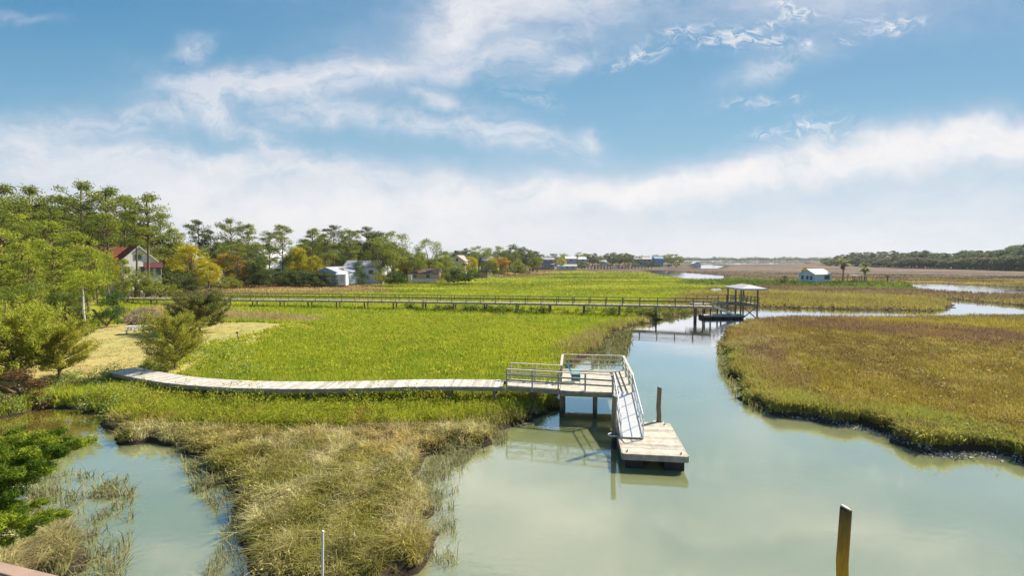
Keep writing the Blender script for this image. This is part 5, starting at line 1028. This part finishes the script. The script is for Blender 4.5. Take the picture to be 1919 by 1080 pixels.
# near junipers and cedars
def near(key, name, kind, px, base, top, label, h, pal, seed, leaf, dens, sx=1.0, z=1.0, bark=(.22, .15, .10)):
    x, y = G(px, base, z); pr = tree_proto(name, h, kind, pal, seed, bark, dens, leaf); PR[key] = pr; zt = D(px, top, y)[2]; plant(key, x, y, z, (zt-z)/h, label, sx=sx, rz=seed*1.0)
near('n1', 'cedar_tree', 'cedar', 328, 691, 584, 'olive yellow bushy cedar on the lawn beside the boardwalk end', 4.4, PJ, 31, .055, 1.5, .80)
near('n2', 'cedar_tree', 'cedar', 374, 622, 547, 'dark green cedar right behind the olive cedar on the lawn', 4.6, ((.14, .17, .04), (.27, .27, .06), (.14, .10, .04)), 32, .075, 1.2, 1.08)
near('n3', 'juniper_tree', 'juniper', 20, 716, 556, 'large yellow green juniper at the left edge above the pond', 6, ((.38, .44, .035), (.56, .56, .07), (.26, .18, .05)), 33, .06, 1.6, 1.05)
near('n4', 'juniper_tree', 'juniper', 112, 706, 590, 'lower juniper spreading right toward the lawn, left edge', 4.5, ((.38, .40, .035), (.54, .50, .07), (.26, .18, .05)), 34, .055, 1.5, .88)
near('n5', 'juniper_tree', 'juniper', -110, 722, 560, 'juniper mostly outside the left edge', 6, ((.26, .31, .035), (.38, .40, .06), (.20, .14, .05)), 35, .07, 1.2, 1.1)
near('n6', 'cedar_tree', 'bush', 200, 611, 545, 'dark green round cedar behind the slender white trunk', 4.6, ((.07, .13, .035), (.15, .23, .045), (.06, .07, .025)), 36, .075, 3.0, 1.05)
near('n7', 'cedar_tree', 'bush', 135, 610, 540, 'dark olive cedar left of the slender white trunk', 4.6, ((.14, .19, .03), (.25, .29, .05), (.09, .08, .02)), 37, .075, 3.0, 1.1)
near('n8', 'cedar_tree', 'bush', 60, 612, 522, 'olive cedar behind the large left juniper', 5, ((.2, .27, .03), (.33, .37, .055), (.12, .11, .03)), 38, .08, 2.6, 1.1)
near('n9', 'shrub', 'bush', -40, 640, 535, 'green shrub behind the left edge junipers', 5, ((.18, .24, .03), (.26, .31, .045), (.09, .08, .03)), 39, .08, 2.2, 1.3)
near('n10', 'shrub', 'bush', 40, 742, 690, 'red brown low shrub under the left junipers', 2.2, ((.16, .09, .04), (.25, .17, .06), (.10, .06, .03)), 40, .05, 2.0, 1.8, .6)
near('n11', 'shrub', 'bush', 395, 560, 536, 'pale tan feathery shrub in front of the long boardwalk start', 2.5, ((.34, .28, .14), (.28, .26, .08), (.24, .18, .1)), 41, .09, 1.5, 1.6, 1.0)

random.seed(55)
pt('n6', 676, 489, 141, 'round very dark cedar in front of the ranch house', sx=.62); pt('n6', 486, 482, 142, 'dark cedar left of the white gabled roof', sx=.5); pt('n6', 588, 512, 141, 'dark hedge cedar left of the white shed', sx=1.5); pt('n6', 745, 508, 146, 'dark cedar right of the ranch house', sx=1.0)
pt('n6', 852, 503, 157, 'wide dark cedar at the edge of the far meadow', sx=1.0); pt('n6', 872, 510, 160, 'low dark end of the wide cedar', sx=1.3)
# bright green pine reaching in at the lower left, close to the camera
rng = np.random.default_rng(77); random.seed(77); t = thing('pine_tree', 'bright green young pine reaching in from the lower left corner', 'tree', (-11.5, 8.2, .3))
mb = MB(); mb.tube([(-11.5, 8.2, .3), (-11.3, 8.4, 2.6), (-11.1, 8.6, 4.6)], [.16, .12, .05], (.2, .14, .09), 9); cl = []
def spray(p0, p1, r0):
    p0, p1 = Vector(p0), Vector(p1); d = p1-p0; mb.tube([p0, p0.lerp(p1, .5)-Vector((0, 0, .08)), p1], [.035, .022, .008], (.2, .14, .09), 5, cap=False); n = 7
    for i in range(n):
        f = .22+.8*i/(n-1)
        for s_ in (-1, 1):
            sv = Vector((-d.y, d.x, 0)).normalized()*s_*r0*(1.15-f*.75)*random.uniform(.5, 1.3); p = p0+d*f+sv+Vector((0, 0, random.uniform(-.08, .16))); s2 = r0*random.uniform(.22, .34); cl.append((tuple(p), (s2, s2, s2*.7), 1, tuple(d+sv*2), s2*.9))
tips = [((20, 835), 9.3), ((70, 845), 8.6), ((130, 838), 9.2), ((10, 880), 8.4), ((50, 880), 8.0), ((-20, 920), 7.9), ((0, 960), 7.8), ((10, 985), 7.4), ((-40, 990), 7.4), ((110, 840), 8.6), ((75, 868), 9.0), (( -40, 822), 9.2), ((40, 818), 9.0), ((95, 826), 8.8), ((148, 828), 8.9), ((120, 852), 8.5), ((95, 872), 8.3), ((70, 892), 8.2), ((40, 915), 8.0), ((15, 940), 8.0), ((-40, 880), 8.2), ((30, 860), 8.7), ((-10, 845), 9.0),
        ((88, 975), 7.6), ((60, 985), 7.5), ((25, 1000), 7.5), ((-20, 1010), 7.5), ((45, 965), 7.8), ((-60, 960), 7.8), ((-120, 850), 8.8), ((-160, 930), 8.2)]
for (a, d_) in tips:
    e = D(a[0], a[1], d_); z0_ = min(4.6, max(2.2, e[2]-.55)); spray((-11.1-(4.6-z0_)*.08, 8.55, z0_), e, .42)
v, f, sz, c = clumps_mesh(cl, 420, .042, ((.13, .21, .015), (.40, .46, .035), (.04, .08, .015)), shade=.3, flat=.0, asp=.13); mb.build('trunk', M_BARK, t); raw_mesh('crown', v, f, sz, c, M_LEAF, t, base=(-11.5, 8.2, .3))

# the lowest, farthest woods on the horizon read as one mass
rng = np.random.default_rng(8); cl = []
for px in np.arange(940, 1600, 2.0):
    d_ = 1500+rng.uniform(-60, 60); q_ = D(px, 484, d_); zz_ = 3+3.5*abs(math.sin(px*.05))*rng.uniform(.3, 1)+2.5*rng.uniform(0, 1); cl.append(((q_[0], d_, zz_), (6, 6, zz_*.9), 1))
for px in np.arange(1560, 2600, 4.0):
    d_ = 1100+rng.uniform(-60, 60); q_ = D(px, 484, d_); cl.append(((q_[0], d_, 5), (8, 8, 7), 1))
v, f, sz, c = clumps_mesh(cl, 60, 1.6, PF); tag(raw_mesh('distant_woods', v, f, sz, c, M_LEAF), 'blue grey low woods along the horizon', 'woods', kind='stuff')
# every prototype must stand somewhere; drop any that was not planted
for k_, o in PR.items():
    if k_ not in used:
        for ch_ in list(ALLCH.get(o.name, [])): bpy.data.objects.remove(ch_)
        bpy.data.objects.remove(o)

# ------------------------------------------------------------------ hazy sea air
hb = MB(); hb.hexa([(-2500, -60, -4), (2700, -60, -4), (2700, 2400, -4), (-2500, 2400, -4), (-2500, -60, 60), (2700, -60, 60), (2700, 2400, 60), (-2500, 2400, 60)], (1, 1, 1))
hm = bpy.data.materials.new('haze'); hm.use_nodes = True; t_ = hm.node_tree; t_.nodes.remove(t_.nodes['Principled BSDF']); hv = t_.nodes.new('ShaderNodeVolumePrincipled')
hv.inputs['Color'].default_value = (.86, .90, .97, 1); hv.inputs['Density'].default_value = .00012; hv.inputs['Anisotropy'].default_value = .2; t_.links.new(hv.outputs[0], t_.nodes['Material Output'].inputs['Volume'])
tag(hb.build('haze', hm), 'thin pale sea haze over the marsh', 'haze', kind='stuff')
